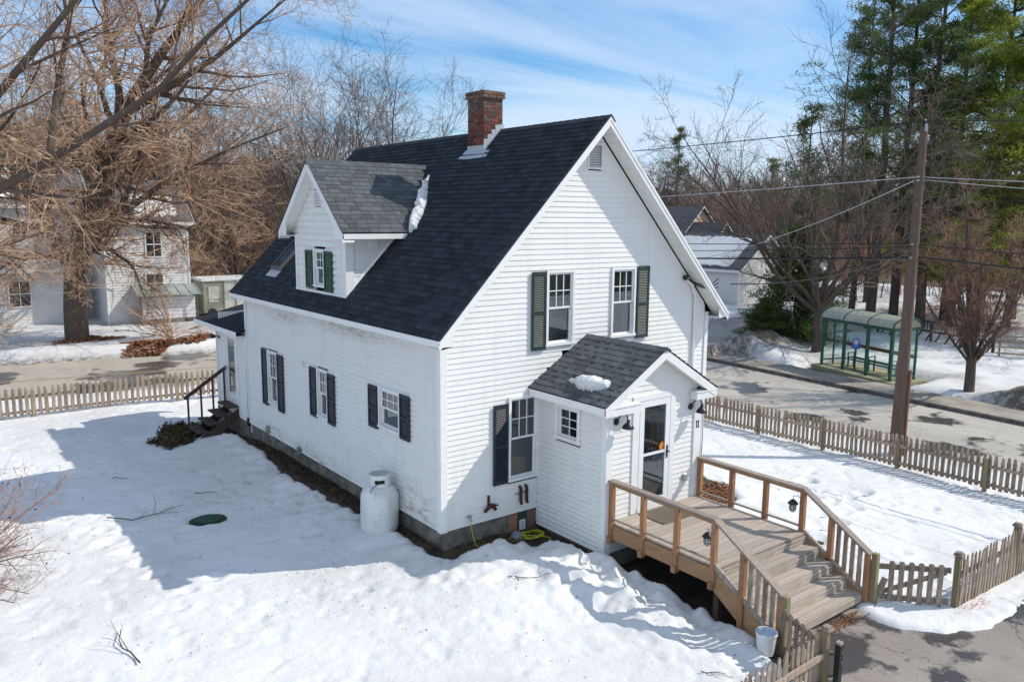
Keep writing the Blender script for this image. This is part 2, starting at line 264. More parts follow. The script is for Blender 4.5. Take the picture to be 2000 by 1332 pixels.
class MB:
    def __init__(s): s.v = []; s.f = []
    def add(s, vs, fs):
        n = len(s.v); s.v += [tuple(x) for x in vs]; s.f += [tuple(i+n for i in f) for f in fs]; return s
    BF = ((0, 3, 2, 1), (4, 5, 6, 7), (0, 1, 5, 4), (1, 2, 6, 5), (2, 3, 7, 6), (3, 0, 4, 7))
    def box(s, x0, x1, y0, y1, z0, z1):
        return s.add([(x0, y0, z0), (x1, y0, z0), (x1, y1, z0), (x0, y1, z0), (x0, y0, z1), (x1, y0, z1), (x1, y1, z1), (x0, y1, z1)], s.BF)
    def bar(s, p, q, w, h, upv=(0, 0, 1), ext=0):
        p = Vector(p); q = Vector(q); d = (q-p).normalized(); p = p-d*ext; q = q+d*ext; a = d.cross(Vector(upv))
        a = a.normalized() if a.length > 1e-6 else Vector((1, 0, 0)); b = a.cross(d).normalized(); a = a*w/2; b = b*h/2
        return s.add([p-a-b, p+a-b, p+a+b, p-a+b, q-a-b, q+a-b, q+a+b, q-a+b], ((0, 1, 2, 3), (7, 6, 5, 4), (0, 4, 5, 1), (1, 5, 6, 2), (2, 6, 7, 3), (3, 7, 4, 0)))
    def tube(s, pts, r, n=8, cap=True):
        pts = [Vector(p) for p in pts]; k = len(pts); rr = r if isinstance(r, (list, tuple)) else [r]*k; vs = []
        pa = None
        for i, p in enumerate(pts):
            d = (pts[min(i+1, k-1)]-pts[max(i-1, 0)]).normalized()
            if pa is None: a = d.orthogonal().normalized()
            else: a = (pa-d*pa.dot(d)).normalized()
            pa = a; b = d.cross(a)
            vs += [p+(a*math.cos(6.28318*j/n)+b*math.sin(6.28318*j/n))*rr[i] for j in range(n)]
        fs = [(i*n+j, i*n+(j+1) % n, (i+1)*n+(j+1) % n, (i+1)*n+j) for i in range(k-1) for j in range(n)]
        if cap: fs += [tuple(range(n-1, -1, -1)), tuple(range((k-1)*n, k*n))]
        return s.add(vs, fs)
    def lathe(s, prof, c, axis=(0, 0, 1), n=20):
        ax = Vector(axis).normalized(); a = ax.orthogonal().normalized(); b = ax.cross(a); c = Vector(c); vs = []
        for r, h in prof: vs += [c+ax*h+(a*math.cos(6.28318*j/n)+b*math.sin(6.28318*j/n))*r for j in range(n)]
        k = len(prof)
        return s.add(vs, [(i*n+j, i*n+(j+1) % n, (i+1)*n+(j+1) % n, (i+1)*n+j) for i in range(k-1) for j in range(n)]+[tuple(range(n-1, -1, -1)), tuple(range((k-1)*n, k*n))])
    def prism(s, poly, ext):     # poly: 3D polygon, ext: vector
        n = len(poly); p = [Vector(a) for a in poly]; e = Vector(ext)
        return s.add(p+[a+e for a in p], [tuple(range(n-1, -1, -1)), tuple(range(n, 2*n))]+[(i, (i+1) % n, n+(i+1) % n, n+i) for i in range(n)])
    def build(s, name, m, parent=None, smooth=False, bevel=0, kind=None):
        org = ORG.get(parent, Vector((0, 0, 0))); me = bpy.data.meshes.new(name)
        me.from_pydata([(x-org[0], y-org[1], z-org[2]) for x, y, z in s.v], [], s.f); me.materials.append(m)
        if smooth: me.polygons.foreach_set('use_smooth', [True]*len(me.polygons)); 
        import bmesh
        bm = bmesh.new(); bm.from_mesh(me); bmesh.ops.recalc_face_normals(bm, faces=bm.faces)
        if bevel: bmesh.ops.bevel(bm, geom=bm.edges[:], offset=bevel, segments=1, affect='EDGES', profile=.5)
        bm.to_mesh(me); bm.free()
        if smooth:
            try: me.set_sharp_from_angle(angle=R(40))
            except Exception: pass
        o = bpy.data.objects.new(name, me); link(o, parent); ORG[o] = org
        if kind: o['kind'] = kind
        return o
def bx(name, m, parent, *a, bevel=0): return MB().box(*a).build(name, m, parent, bevel=bevel)
def copy_tree(o, parent=None, **kw):
    c = o.copy(); C.objects.link(c); c.parent = parent
    for ch in list(o.children): copy_tree(ch, c)
    return c
UNIT = {}
def unit(name, m):           # a shared 1x1x1 box, centred, for pieces
    k = (name, m.name)
    if k not in UNIT:
        me = bpy.data.meshes.new(name); b = MB().box(-.5, .5, -.5, .5, -.5, .5)
        me.from_pydata(b.v, [], b.f); me.materials.append(m); UNIT[k] = me
    return UNIT[k]
def piece(name, m, parent, p, X, Y, Z):    # box centred at p with full-size axis vectors
    o = bpy.data.objects.new(name, unit(name, m)); C.objects.link(o); o.parent = parent
    org = ORG.get(parent, Vector((0, 0, 0)))
    o.matrix_local = Matrix.Translation(Vector(p)-org) @ Matrix((X, Y, Z)).transposed().to_4x4(); return o
def boxes_np(name, Cn, X, Y, Z, m, parent, var=None):   # many boxes joined
    sg = np.array([(-1, -1, -1), (1, -1, -1), (1, 1, -1), (-1, 1, -1), (-1, -1, 1), (1, -1, 1), (1, 1, 1), (-1, 1, 1)])*.5
    V = Cn[:, None, :]+sg[None, :, 0:1]*X[:, None, :]+sg[None, :, 1:2]*Y[:, None, :]+sg[None, :, 2:3]*Z[:, None, :]
    n = len(Cn); Fq = (np.array(MB.BF)[None]+(np.arange(n)*8)[:, None, None]).reshape(-1, 4)
    o = npmesh(name, V.reshape(-1, 3), Fq, m, parent, var=np.repeat(var, 8) if var is not None else np.repeat(np.random.rand(n), 8)); o['kind'] = 'stuff'; return o
# value noise
def vnoise(x, y, seed=0):
    xi = np.floor(x).astype(np.int64); yi = np.floor(y).astype(np.int64); xf = x-xi; yf = y-yi
    def h(a, b):
        n = (a*374761393+b*668265263+seed*1442695041) & 0xFFFFFFFF; n = ((n ^ (n >> 13))*1274126177) & 0xFFFFFFFF; return ((n ^ (n >> 16)) & 0xFFFF)/65535.0
    u = xf*xf*(3-2*xf); v = yf*yf*(3-2*yf)
    return (h(xi, yi)*(1-u)+h(xi+1, yi)*u)*(1-v)+(h(xi, yi+1)*(1-u)+h(xi+1, yi+1)*u)*v
def fbm(x, y, o=4, seed=0, g=.5):
    s = 0; a = 1; t = 0
    for i in range(o): s = s+a*vnoise(x*2**i+17*i, y*2**i-11*i, seed+i); t += a; a *= g
    return s/t
def sdist(poly, X, Y):        # signed distance to polygon, negative inside
    d = np.full(X.shape, 1e9); ins = np.zeros(X.shape, bool); n = len(poly)
    for i in range(n):
        x0, y0 = poly[i]; x1, y1 = poly[(i+1) % n]; ex, ey = x1-x0, y1-y0; wx, wy = X-x0, Y-y0
        t = np.clip((wx*ex+wy*ey)/(ex*ex+ey*ey+1e-12), 0, 1); d = np.minimum(d, np.hypot(wx-ex*t, wy-ey*t))
        c = ((y0 > Y) != (y1 > Y)) & (X < (x1-x0)*(Y-y0)/(y1-y0+1e-12)+x0); ins ^= c
    return np.where(ins, -d, d)
# ---------------- terrain ----------------
def ss(t): t = np.clip(t, 0, 1); return t*t*(3-2*t)
def nfar(x): return 29.3-.19*x
def nnear(x): return 21.6-.19*x
def east_k(y): return 22.35+.09*y
EW = 16.7
def road_d(x, y):            # distance outside the paved area, negative on it
    a = np.maximum(nnear(x)-y, y-nfar(x))
    b = np.maximum(EW-x, x-east_k(y)); b = np.where(y > 24, 99, b)
    return np.minimum(a, b)
def walk_d(x, y):            # sidewalk + shelter pad
    k = east_k(y); a = np.maximum(k+.1-x, x-(k+2.0)); a = np.where(y > 13, 9, a)
    b = np.maximum(np.maximum(k-x, x-28.0), np.maximum(3.6-y, y-9.2)); return np.minimum(a, b)
def S(x, y):
    dh = np.hypot(np.maximum(np.maximum(-x, x-7.5), 0), np.maximum(np.maximum(-y-2, y-10), 0))
    s = -.58+.19*np.exp(-(dh/1.3)**2)
    s = s-.34*ss((x-5.5)/8.2)*(x < 60)
    s = s-.10*ss((y-12)/5.5)-.16*ss((y-11)/6)*ss((x+3)/5)
    rd = road_d(x, y); far = (x > 20) | (y > nfar(x))
    s = np.where(far, -.80+.25*ss((y-nfar(x)-2)/14)*(x < 20), s)
    s = np.where(rd < 2.2, s*ss(rd/2.2)+(-.99)*(1-ss(rd/2.2)), s)
    H = 16*ss((y-52)/130)*ss((105-x)/95)+6*ss((np.hypot(x, y)-200)/150)
    return s+H
SOIL = [(-1.15, 11.4), (-.5, 11.5), (-.3, 10.5), (-.33, 8.4), (-.6, 6.3), (-.5, 4.85), (-.45, 3.9), (-.42, 3.1), (-.3, 2.6), (-.35, 1.9), (-.22, 1.2), (-.24, .5), (-.28, 0), (.0, -.3), (.47, -.5), (1.13, -.36), (1.6, -.5), (2.0, -.95), (2.0, -1.4), (2.05, -1.9), (2.25, -2.1), (2.3, -2.8), (2.3, -3.4), (2.35, -4.2), (2.35, -5.0), (2.3, -5.7), (4.95, -5.6), (4.95, -2.3), (5.3, -2.1), (6.3, -1.55), (7.2, -1.4), (7.8, -.6), (7.75, .3), (7.6, 2), (7.8, 10.4), (6, 12.5), (1, 13.8), (-.3, 13.4), (-1.0, 12.8), (-1.25, 12.2)]
DRIVE = [(2.3, -5.5), (4.35, -5.45), (4.62, -5.6), (4.35, -6.05), (4.5, -6.55), (4.95, -7.05), (5.6, -7.38), (6.6, -7.5), (9, -7.6), (14, -8), (16.9, -8.2), (16.9, -11.5), (12, -14), (1.2, -14), (1.75, -9), (1.9, -6.75)]
def snowf(x, y, near=True):
    s = S(x, y); rd = road_d(x, y); wd = walk_d(x, y)
    d = np.minimum(rd, np.where(wd > 8, 99, wd))
    dd = np.full(x.shape, 99.)
    if near:
        dd = np.minimum(sdist(SOIL, x, y)+.20, sdist(DRIVE, x, y)+.05)
        d = np.minimum(d, dd)
        for cx0, cy0, r in ((-2.83, 4.93, .28),): d = np.minimum(d, np.hypot(x-cx0, y-cy0)-r+.03)
    dn = d+.16*(fbm(x*3.1, y*3.1, 4, 5)-.5)*np.where(d < 1.2, 1, 0)*np.where(np.hypot(x+2.83, y-4.93) < .5, .1, 1)
    cr = fbm(x*3.4+7, y*3.4, 4, 61); h = s+.07*(fbm(x*.5, y*.5, 3, 1)-.5)+.034*(fbm(x*1.7, y*1.7, 4, 2)-.5)+.022*(fbm(x*7, y*7, 4, 3)-.5)-.035*ss((cr-.60)/.10)*(.3+fbm(x*.8, y*.8, 2, 63))
    if near:
        rough = np.exp(-(np.maximum(dd, 0)/.75)**2)*((x < 2.6) & (y < 12))
        rd2 = 1-np.abs(2*fbm(x*1.25+3, y*1.25, 4, 9)-1)
        rdg = 1-np.abs(2*fbm(x*2.9+3, y*2.9, 3, 19)-1)
        h = h+rough*(.26*(rd2-.70)+.13*(rdg-.7))
        r3 = np.exp(-((x-1.5)/.9)**2-((y+3.0)/1.9)**2)+.7*np.exp(-((x-.1)/1.0)**2-((y+.75)/.45)**2)
        h = h+r3*(.30*(rd2-.6)+.16*(rdg-.65)+.05)
        rr = np.random.RandomState(4)
        FP = [(-4.9+.1*i+rr.uniform(-.1, .1), 5.4-1.0*i*.7) for i in range(5)]+[(-5.4, 10.6), (-5.0, 10.1), (-5.6, 9.4), (.3, -1.5), (.75, -1.9), (1.0, -2.4), (-.2, -1.1), (-.6, -.9), (-1.0, 3.0), (-1.1, 3.9), (-.9, 4.3), (-1.25, 4.9), (-.95, 5.5), (-1.5, 2.6), (-1.2, 6.5)]
        FP += [(6.2+.62*i, -4.15+.42*i+rr.uniform(-.12, .12)) for i in range(9)]+[(6.6+.7*i, -3.6+.2*i+rr.uniform(-.2, .2)) for i in range(7)]+[(6.0, -3.1), (8.2, -2.1), (9.1, -2.5), (6.6, -.9), (9.5, .5), (10.5, -1), (11.2, -3.9)]
        FP += [(rr.uniform(-7, 12), rr.uniform(-6, 15)) for i in range(60)]
        for i, (fx, fy) in enumerate(FP):
            q = ((x-fx)/(.15+.05*(i % 3)))**2+((y-fy)/(.11+.04*(i % 2)))**2; h = h-(.10 if i < 44 else .06)*np.exp(-q)+.02*np.exp(-(np.sqrt(q)-1.6)**2*4)
        # packed low lip round the lid
        h = h-.05*np.exp(-(np.maximum(np.hypot(x+2.83, y-4.93)-.26, 0)/.14)**2)
    else:
        rn = fbm(x*1.6, y*1.6, 4, 23)
        for cx0, cy0, rx, ry, hh in ((24.9, -1.3, 1.5, 1.6, .55), (26.5, -1.8, 2.0, 1.4, .35), (25.7, 11.8, 1.6, 1.7, .7), (28.2, 13.0, 2.3, 1.5, .85), (31.5, 14.4, 2.5, 1.3, .5), (24.0, 14.2, 1.3, 1.6, .35)):
            q = ((x-cx0)/rx)**2+((y-cy0)/ry)**2; h = h+hh*np.exp(-q*1.2)*(.5+rn)
        bn = y-nfar(x); h = h+.38*np.exp(-((bn-1.6)/.9)**2)*(.4+fbm(x*.9, y*.9, 3, 31))*(x < 20)*(x > -20)
        h = h+.15*(rn-.5)*ss((x-20)/4)
    t = ss(dn/.30)
    lo = s-.25
    z = lo+(h-lo)*np.sqrt(t)
    z = np.where(dn < 0, s-.4, z)
    dirt = np.exp(-(np.maximum(np.minimum(rd, 99), 0)/.7)**2)*.95+.16*ss((fbm(x*.45, y*.45, 4, 90)-.45)*4)
    if near:
        dirt = np.maximum(dirt*.8, .8*np.exp(-(np.maximum(dd, 0)/.10)**2)*np.where(x > 2.5, .5, 1))
    else:
        for cx0, cy0, rx, ry, k in ((24.9, -1.3, 1.9, 2.0, 1.4), (26.5, -1.8, 2.6, 1.8, .9), (25.7, 12.3, 2.0, 1.6, 1.0), (28.2, 13.2, 3.2, 2.1, 1.6), (31.5, 14.4, 3, 1.9, 1.4), (24.0, 14.2, 2.6, 2.7, 1.6)):
            dirt = np.maximum(dirt, k*np.exp(-(((x-cx0)/rx)**2+((y-cy0)/ry)**2)*1.1))
        dirt = np.maximum(dirt, .35*ss((y-nfar(x)-5)/8)*fbm(x*.7, y*.7, 3, 40))
        dirt = np.maximum(dirt, .55*ss((fbm(x*.35, y*.35, 4, 50)-.5)*6)*((x > 27) | (y > 34)))
    return z, t > .001, dirt
def grid(name, xs, ys, fn, m, keep=None):
    X, Y = np.meshgrid(xs, ys, indexing='ij'); z, k, dirt = fn(X, Y)
    nx, ny = X.shape; V = np.stack([X, Y, z], -1).reshape(-1, 3); i = np.arange(nx*ny).reshape(nx, ny)
    Fq = np.stack([i[:-1, :-1], i[1:, :-1], i[1:, 1:], i[:-1, 1:]], -1).reshape(-1, 4)
    if k is not None:
        kk = k[:-1, :-1] | k[1:, :-1] | k[1:, 1:] | k[:-1, 1:]
        if keep is not None: kk = kk & keep(X, Y)[:-1, :-1]
        Fq = Fq[kk.ravel()]
    used = np.zeros(len(V), bool); used[Fq.ravel()] = True; re = np.cumsum(used)-1
    o = npmesh(name, V[used], re[Fq], m, smooth=True, var=dirt.ravel()[used], attrname='dirt'); o['kind'] = 'structure'; return o
xs = np.concatenate([-np.geomspace(1200, 12.5, 26), np.arange(-12, 40, .4), np.geomspace(40.5, 1200, 34)])
ys = np.concatenate([-np.geomspace(1200, 14.5, 24), np.arange(-14, 44, .4), np.geomspace(45, 1200, 34)])
def gfun(x, y):
    s = S(x, y); rd = np.minimum(road_d(x, y), walk_d(x, y)); z = s-.10+.03*(fbm(x*2, y*2, 3, 7)-.5)
    dr = sdist(DRIVE, x, y)
    z = np.where(rd < .3, -1.14, z)
    z = np.where(dr < .6, np.minimum(z, -.80), z)
    inh = ss(1-(np.maximum(np.maximum(-x-.5, x-7.5), np.maximum(-y-.6, y-13))/.5))*(x < 9)*(y < 14)
    gs = -.41-.07*(y < 0.0)-.30*ss((-y-1.4)/.8)-.24*ss((y-9)/2.5)-.24*ss((sdist(SOIL, x, y)+.12)/.25)
    z = np.where(sdist(SOIL, x, y) < .6, gs+.03*(fbm(x*3, y*3, 3, 8)-.5), z)
    return z, None, np.zeros_like(z)
g = grid('ground', xs, ys, gfun, M['grass_soil'])
g2 = grid('bare_soil', np.arange(-2.6, 9.0, .09), np.arange(-6, 14.4, .09), lambda x, y: (gfun(x, y)[0]+.012+.05*(fbm(x*7, y*7, 3, 77)-.4), sdist(SOIL, x, y) < .55, np.zeros_like(x)), M['soil'])
sn = grid('snow', np.arange(-13, 16.9, .062), np.arange(-12, 21.2, .062), lambda x, y: snowf(x, y, True), M['snow'])
NEARBOX = lambda x, y: ~((x > -12.9) & (x < 16.7) & (y > -11.8) & (y < 21.0))
sf = grid('snow_field', np.arange(-45, 76, .34), np.arange(-40, 64, .34), lambda x, y: snowf(x, y, False), M['snow'], keep=NEARBOX)
# paved sheets
def sheet(name, xs, yf0, yf1, z, m, n=2):
    b = MB(); 
    for i in range(len(xs)-1):
        a, c_ = xs[i], xs[i+1]; b.add([(a, yf0(a), z), (c_, yf0(c_), z), (c_, yf1(c_), z), (a, yf1(a), z)], [(0, 1, 2, 3)])
    o = b.build(name, m); o['kind'] = 'structure'; return o
sheet('main_road', [-120, -40, 0, 40, 160], lambda x: nnear(x)-.3, lambda x: nfar(x)+.3, -1.0, M['asphalt_n'])
b = MB()
yy = [-60, -20, 0, 12, 22]
for a, c_ in zip(yy, yy[1:]): b.add([(EW-.3, a, -1.004), (east_k(a), a, -1.004), (east_k(c_), c_, -1.004), (EW-.3, c_, -1.004)], [(0, 1, 2, 3)])
b.build('side_road', M['asphalt'])['kind'] = 'structure'
for k in (-.09, .09):
    sheet('yellow_line', [-60, 0, 12], lambda x: 25.15-.19*x+k*1.2-.05, lambda x: 25.15-.19*x+k*1.2+.05, -.996, M['yellow'])
b = MB(); poly = [(x, y, -.64) for x, y in [(2.35, -5.2), (4.75, -5.2), (5.1, -5.5), (5.0, -6.4), (5.5, -7.0), (7, -7.2), (17, -7.9), (17, -14), (.8, -14), (1.65, -8.8), (1.95, -6.0)]]
b.add(poly, [tuple(range(len(poly)))]).build('driveway', M['drive'])['kind'] = 'structure'
# kerb + sidewalk slabs
b = MB(); ky = np.arange(-30, 14, 2.0)
for a in ky: b.add([(east_k(a), a, -1.1), (east_k(a)+.15, a, -1.1), (east_k(a+1.98)+.15, a+1.98, -1.1), (east_k(a+1.98), a+1.98, -1.1), (east_k(a), a, -.865), (east_k(a)+.15, a, -.865), (east_k(a+1.98)+.15, a+1.98, -.865), (east_k(a+1.98), a+1.98, -.865)], MB.BF)
b.build('kerb', mat('kerb_granite', (.17, .15, .14), .9, (.07, .06, .055), 3))['kind'] = 'structure'
sw = bpy.data.objects.new('sidewalk', None); C.objects.link(sw); sw['kind'] = 'structure'; ORG[sw] = Vector((0, 0, 0))
for a in np.arange(-14, 13.4, 1.5):
    x0 = east_k(a)+.16; x1 = east_k(a+1.48)+.16
    MB().add([(x0, a, -1.05), (x0+1.75, a, -1.05), (x1+1.75, a+1.48, -1.05), (x1, a+1.48, -1.05), (x0, a, -.872), (x0+1.75, a, -.872), (x1+1.75, a+1.48, -.872), (x1, a+1.48, -.872)], MB.BF).build('paving_slab', M['sidewalk'], sw)
SHC = Vector((26.47, 6.15, -.865)); SHD = Vector((.30, .954, 0)).normalized(); SHN = Vector((-SHD.y, SHD.x, 0))   # shelter axes: along road / towards road
pb = MB(); 
def shp(u, n, z): return SHC+SHD*u+SHN*n+Vector((0, 0, z))
pb.add([shp(-2.5, .98, -.2), shp(2.4, .98, -.2), shp(2.4, -1.1, -.2), shp(-2.5, -1.1, -.2), shp(-2.5, .98, 0), shp(2.4, .98, 0), shp(2.4, -1.1, 0), shp(-2.5, -1.1, 0)], MB.BF).build('shelter_pad', mat('pad_concrete', (.36, .34, .22), .9, (.24, .23, .14), 2))['kind'] = 'structure'
# ---------------- the house ----------------
W, L, MS = 7.442, 10.084, 1.031
rz = lambda x: 3.7124+(min(x, 7.442-x)+.3007)*MS      # outer roof surface
rng = random.Random(3)
H = thing('white_house', 'large white clapboard house with dark steep roof, dormer and brick chimney in the foreground yard', 'house')
def merge_iv(iv, a, b):
    out = []; cur = a
    for s, e in sorted(iv):
        if e <= cur or s >= b: continue
        if s > cur: out.append((cur, s))
        cur = max(cur, e)
    if cur < b: out.append((cur, b))
    return out
LIP = .017
def siding(parent, O, U, Nn, z0, z1, lo, hi, holes, m, expo=.1035, name='siding_board', joints=0):
    """clapboards on the plane O + u*U, outward Nn; lo(z),hi(z) give the u limits; holes (u0,u1,z0,z1)"""
    O = Vector(O); U = Vector(U); Nn = Vector(Nn); n = int(round((z1-z0)/expo)); ex = (z1-z0)/n
    for i in range(n):
        a = z0+i*ex; b_ = a+ex; hv = [(h[0], h[1]) for h in holes if h[2] < b_-ex*.25 and h[3] > a+ex*.25]
        l0, h0, l1, h1 = lo(a), hi(a), lo(b_), hi(b_)
        if h1-l1 < .02 and h0-l0 < .06: continue
        jit = rng.uniform(-.0012, .0012)
        for s, e in merge_iv(hv, l0, h0):
            cuts = [s]
            if joints and rng.random() < joints and e-s > 2: cuts.append(rng.uniform(s+.5, e-.5))
            cuts.append(e)
            for s2, e2 in zip(cuts, cuts[1:]):
                e2 -= .002
                ts = l1 if abs(s2-l0) < 1e-6 else s2; te = h1 if abs(e2+.002-h0) < 1e-6 else e2
                te = max(te, ts+.005)
                P = lambda u, nn_, z: O+U*u+Nn*nn_+Vector((0, 0, z))
                t0 = (LIP if abs(Nn.y) > .5 else .042)+jit; t1 = .003
                MB().add([P(s2, -.01, a-.010), P(e2, -.01, a-.010), P(te, -.01, b_), P(ts, -.01, b_), P(s2, t0, a-.010), P(e2, t0, a-.010), P(te, t1, b_), P(ts, t1, b_)], MB.BF).build(name, m, parent)
def fr(O, U, Nn):
    O = Vector(O); U = Vector(U); Nn = Vector(Nn)
    def f(mb, u0, u1, z0, z1, n0, n1):
        P = lambda u, n, z: O+U*u+Nn*n+Vector((0, 0, z))
        mb.add([P(u0, n0, z0), P(u1, n0, z0), P(u1, n1, z0), P(u0, n1, z0), P(u0, n0, z1), P(u1, n0, z1), P(u1, n1, z1), P(u0, n1, z1)], MB.BF); return mb
    return f
def window(parent, O, U, Nn, u0, u1, z0, z1, cols=3, style='double', label=None, cas=.055, curtain=None):
    f = fr(O, U, Nn); b = MB(); pr = .050 if abs(Vector(Nn).y) > .5 else .062
    f(b, u0, u0+cas, z0, z1, -.06, pr); f(b, u1-cas, u1, z0, z1, -.06, pr); f(b, u0+cas, u1-cas, z1-cas, z1, -.06, pr); f(b, u0+cas, u1-cas, z0, z0+.03, -.06, .04)
    w = b.build('window', M['white'], parent)
    if label: w['label'] = label
    s = MB(); f(s, u0-.02, u1+.02, z0-.01, z0+cas*.8, -.06, pr+.012); s.build('sill', M['white'], w)
    a0, a1, c0, c1 = u0+cas, u1-cas, z0+cas*.8, z1-cas; st = .038; zm = (c0+c1)/2
    def sash(p0, p1, q0, q1, n, grid_):
        b = MB(); f(b, p0, p0+st, q0, q1, n-.03, n); f(b, p1-st, p1, q0, q1, n-.03, n); f(b, p0+st, p1-st, q0, q0+st, n-.03, n); f(b, p0+st, p1-st, q1-st, q1, n-.03, n)
        sa = b.build('sash', M['white'], w)
        g = MB(); f(g, p0+st, p1-st, q0+st, q1-st, n-.019, n-.013); g.build('pane', M['glass'], w)
        if grid_:
            cx, rows = grid_; m_ = MB()
            for k in range(1, cx): u = p0+st+(p1-p0-2*st)*k/cx; f(m_, u-.009, u+.009, q0+st, q1-st, n-.012, n-.002)
            for k in range(1, rows): z = q0+st+(q1-q0-2*st)*k/rows; f(m_, p0+st, p1-st, z-.009, z+.009, n-.011, n-.003)
            m_.build('muntin', M['white'], w)
    if style == 'double': sash(a0, a1, zm-.015, c1, .012, (cols, 2)); sash(a0, a1, c0, zm+.015, -.022, None)
    else: sash(a0, a1, c0, c1, .0, (2, 3))
    if curtain:
        for (p0, p1, m_) in curtain:
            c_ = MB(); k = 14; pts = []
            O_ = Vector(O); U_ = Vector(U); N_ = Vector(Nn)
            for j in range(k+1):
                u = a0+(a1-a0)*(p0+(p1-p0)*j/k); n = -.13+.02*math.sin(j*2.1)
                pts += [O_+U_*u+N_*n+Vector((0, 0, c0)), O_+U_*u+N_*n+Vector((0, 0, c1))]
            c_.add(pts, [(2*j, 2*j+2, 2*j+3, 2*j+1) for j in range(k)]); c_.build('curtain', M[m_], w)
    return w
def shutter(parent, O, U, Nn, u0, u1, z0, z1, m, label=None, louver=True, arch=False):
    f = fr(O, U, Nn); b = MB(); s = .05; zm = z0+(z1-z0)*.48; n0 = .036 if abs(Vector(Nn).y) > .5 else .050
    f(b, u0, u0+s, z0, z1, n0, n0+.03); f(b, u1-s, u1, z0, z1, n0, n0+.03)
    f(b, u0+s, u1-s, z0, z0+.07, n0, n0+.03); f(b, u0+s, u1-s, z1-.07, z1, n0, n0+.03); f(b, u0+s, u1-s, zm-.03, zm+.03, n0, n0+.03)
    f(b, u0+s, u1-s, z0+.07, z1-.07, n0, n0+.006)
    sh = b.build('shutter', m, parent, kind=None)
    if label: sh['label'] = label
    if louver:
        lv = MB(); O = Vector(O); U = Vector(U); Nn = Vector(Nn)
        for q0, q1 in ((z0+.07, zm-.03), (zm+.03, z1-.07)):
            k = int((q1-q0)/.034)
            for i in range(k):
                z = q0+(q1-q0)*(i+.5)/k; P = lambda u, n, zz: O+U*u+Nn*n+Vector((0, 0, zz))
                lv.add([P(u0+s, n0+.007, z+.012), P(u1-s, n0+.007, z+.012), P(u1-s, n0+.024, z-.012), P(u0+s, n0+.024, z-.012), P(u0+s, n0+.007, z+.017), P(u1-s, n0+.007, z+.017), P(u1-s, n0+.028, z-.009), P(u0+s, n0+.028, z-.009)], MB.BF)
        lo_ = lv.build('louver_slats', m, sh); lo_['kind'] = 'stuff'
    else:
        pn = MB()
        for q0, q1 in ((z0+.11, zm-.07), (zm+.07, z1-.11)): f(pn, u0+s+.03, u1-s-.03, q0, q1, n0+.006, n0+.018)
        pn.build('raised_panel', m, sh)
    return sh
X, Y, Z = Vector((1, 0, 0)), Vector((0, 1, 0)), Vector((0, 0, 1))
# gable wall (faces -Y)
G = ((0, 0, 0), X, -Y)
gh = [(2.44, 3.19, 3.31, 4.82), (4.24, 4.97, 3.33, 4.82), (1.52, 2.28, .68, 2.39), (3.51, 3.88, 6.85, 7.32)]
zt = lambda z: max(0, (z+.235-3.7124)/MS-.3007)
gw = MB(); gw.prism([(.01, .03, 0), (7.43, .03, 0), (7.43, .03, rz(0)-.26), (3.72, .03, rz(3.72)-.26), (.01, .03, rz(0)-.26)], (0, .004, 0))
def wallparts(name, pts):   # backing sheet built as rectangles round the holes is done by the siding; this is the frame the boards hang on
    b = MB(); [b.box(*p) for p in pts]; return b.build(name, M['white'], H)
gwall = wallparts('gable_wall', [(.0, .05, -.03, .05, .0, 3.75), (7.39, 7.442, .0, .05, 0, 3.75)])
def hi_g(z): return W-zt(z)
siding(gwall, *G, 0, 7.62, lambda z: max(.09, zt(z)) if z < 3.75 else zt(z), lambda z: min(W-.09, hi_g(z)), gh+[(2.27, 4.93, -1, 2.62), (2.5, 4.7, 2.6, 2.9), (2.9, 4.3, 2.9, 3.2)], M['siding'], joints=.12)
lwall = wallparts('long_wall', [(-.03, 0, .02, .09, 0, 3.6)])
lh = [(7.8, 8.49, .89, 2.32), (4.78, 5.36, 1.15, 2.32), (1.46, 2.34, 1.55, 2.40)]
siding(lwall, (0, 0, 0), Y, -X, 0, 3.62, lambda z: .09, lambda z: L-.02, lh, M['siding_w'], joints=.5)
for nm, sgn in (('rear_wall', 1),):
    bw = MB(); bw.prism([(0, L, -.3), (W, L, -.3), (W, L, rz(0)-.2), (W/2, L, rz(W/2)-.2), (0, L, rz(0)-.2)], (0, -.05, 0)); bw.build('rear_wall', M['siding'], H)
    bw = MB(); bw.box(W-.05, W, 0, L-.05, -.3, 3.75); bw.build('east_wall', M['siding'], H)
# corner boards
cb_ = MB(); cb_.prism([(-.056, -.042, -.02), (.085, -.042, -.02), (.085, 0, -.02), (0, 0, -.02), (0, .085, -.02), (-.056, .085, -.02)], (0, 0, 3.68)); cb_.build('corner_board', M['white'], H)
MB().box(W-.085, W+.028, -.040, 0, -.01, 3.68).build('corner_board', M['white'], H)
MB().box(-.056, 0, L-.07, L+.02, .0, 3.62).build('corner_board', M['white'], H)
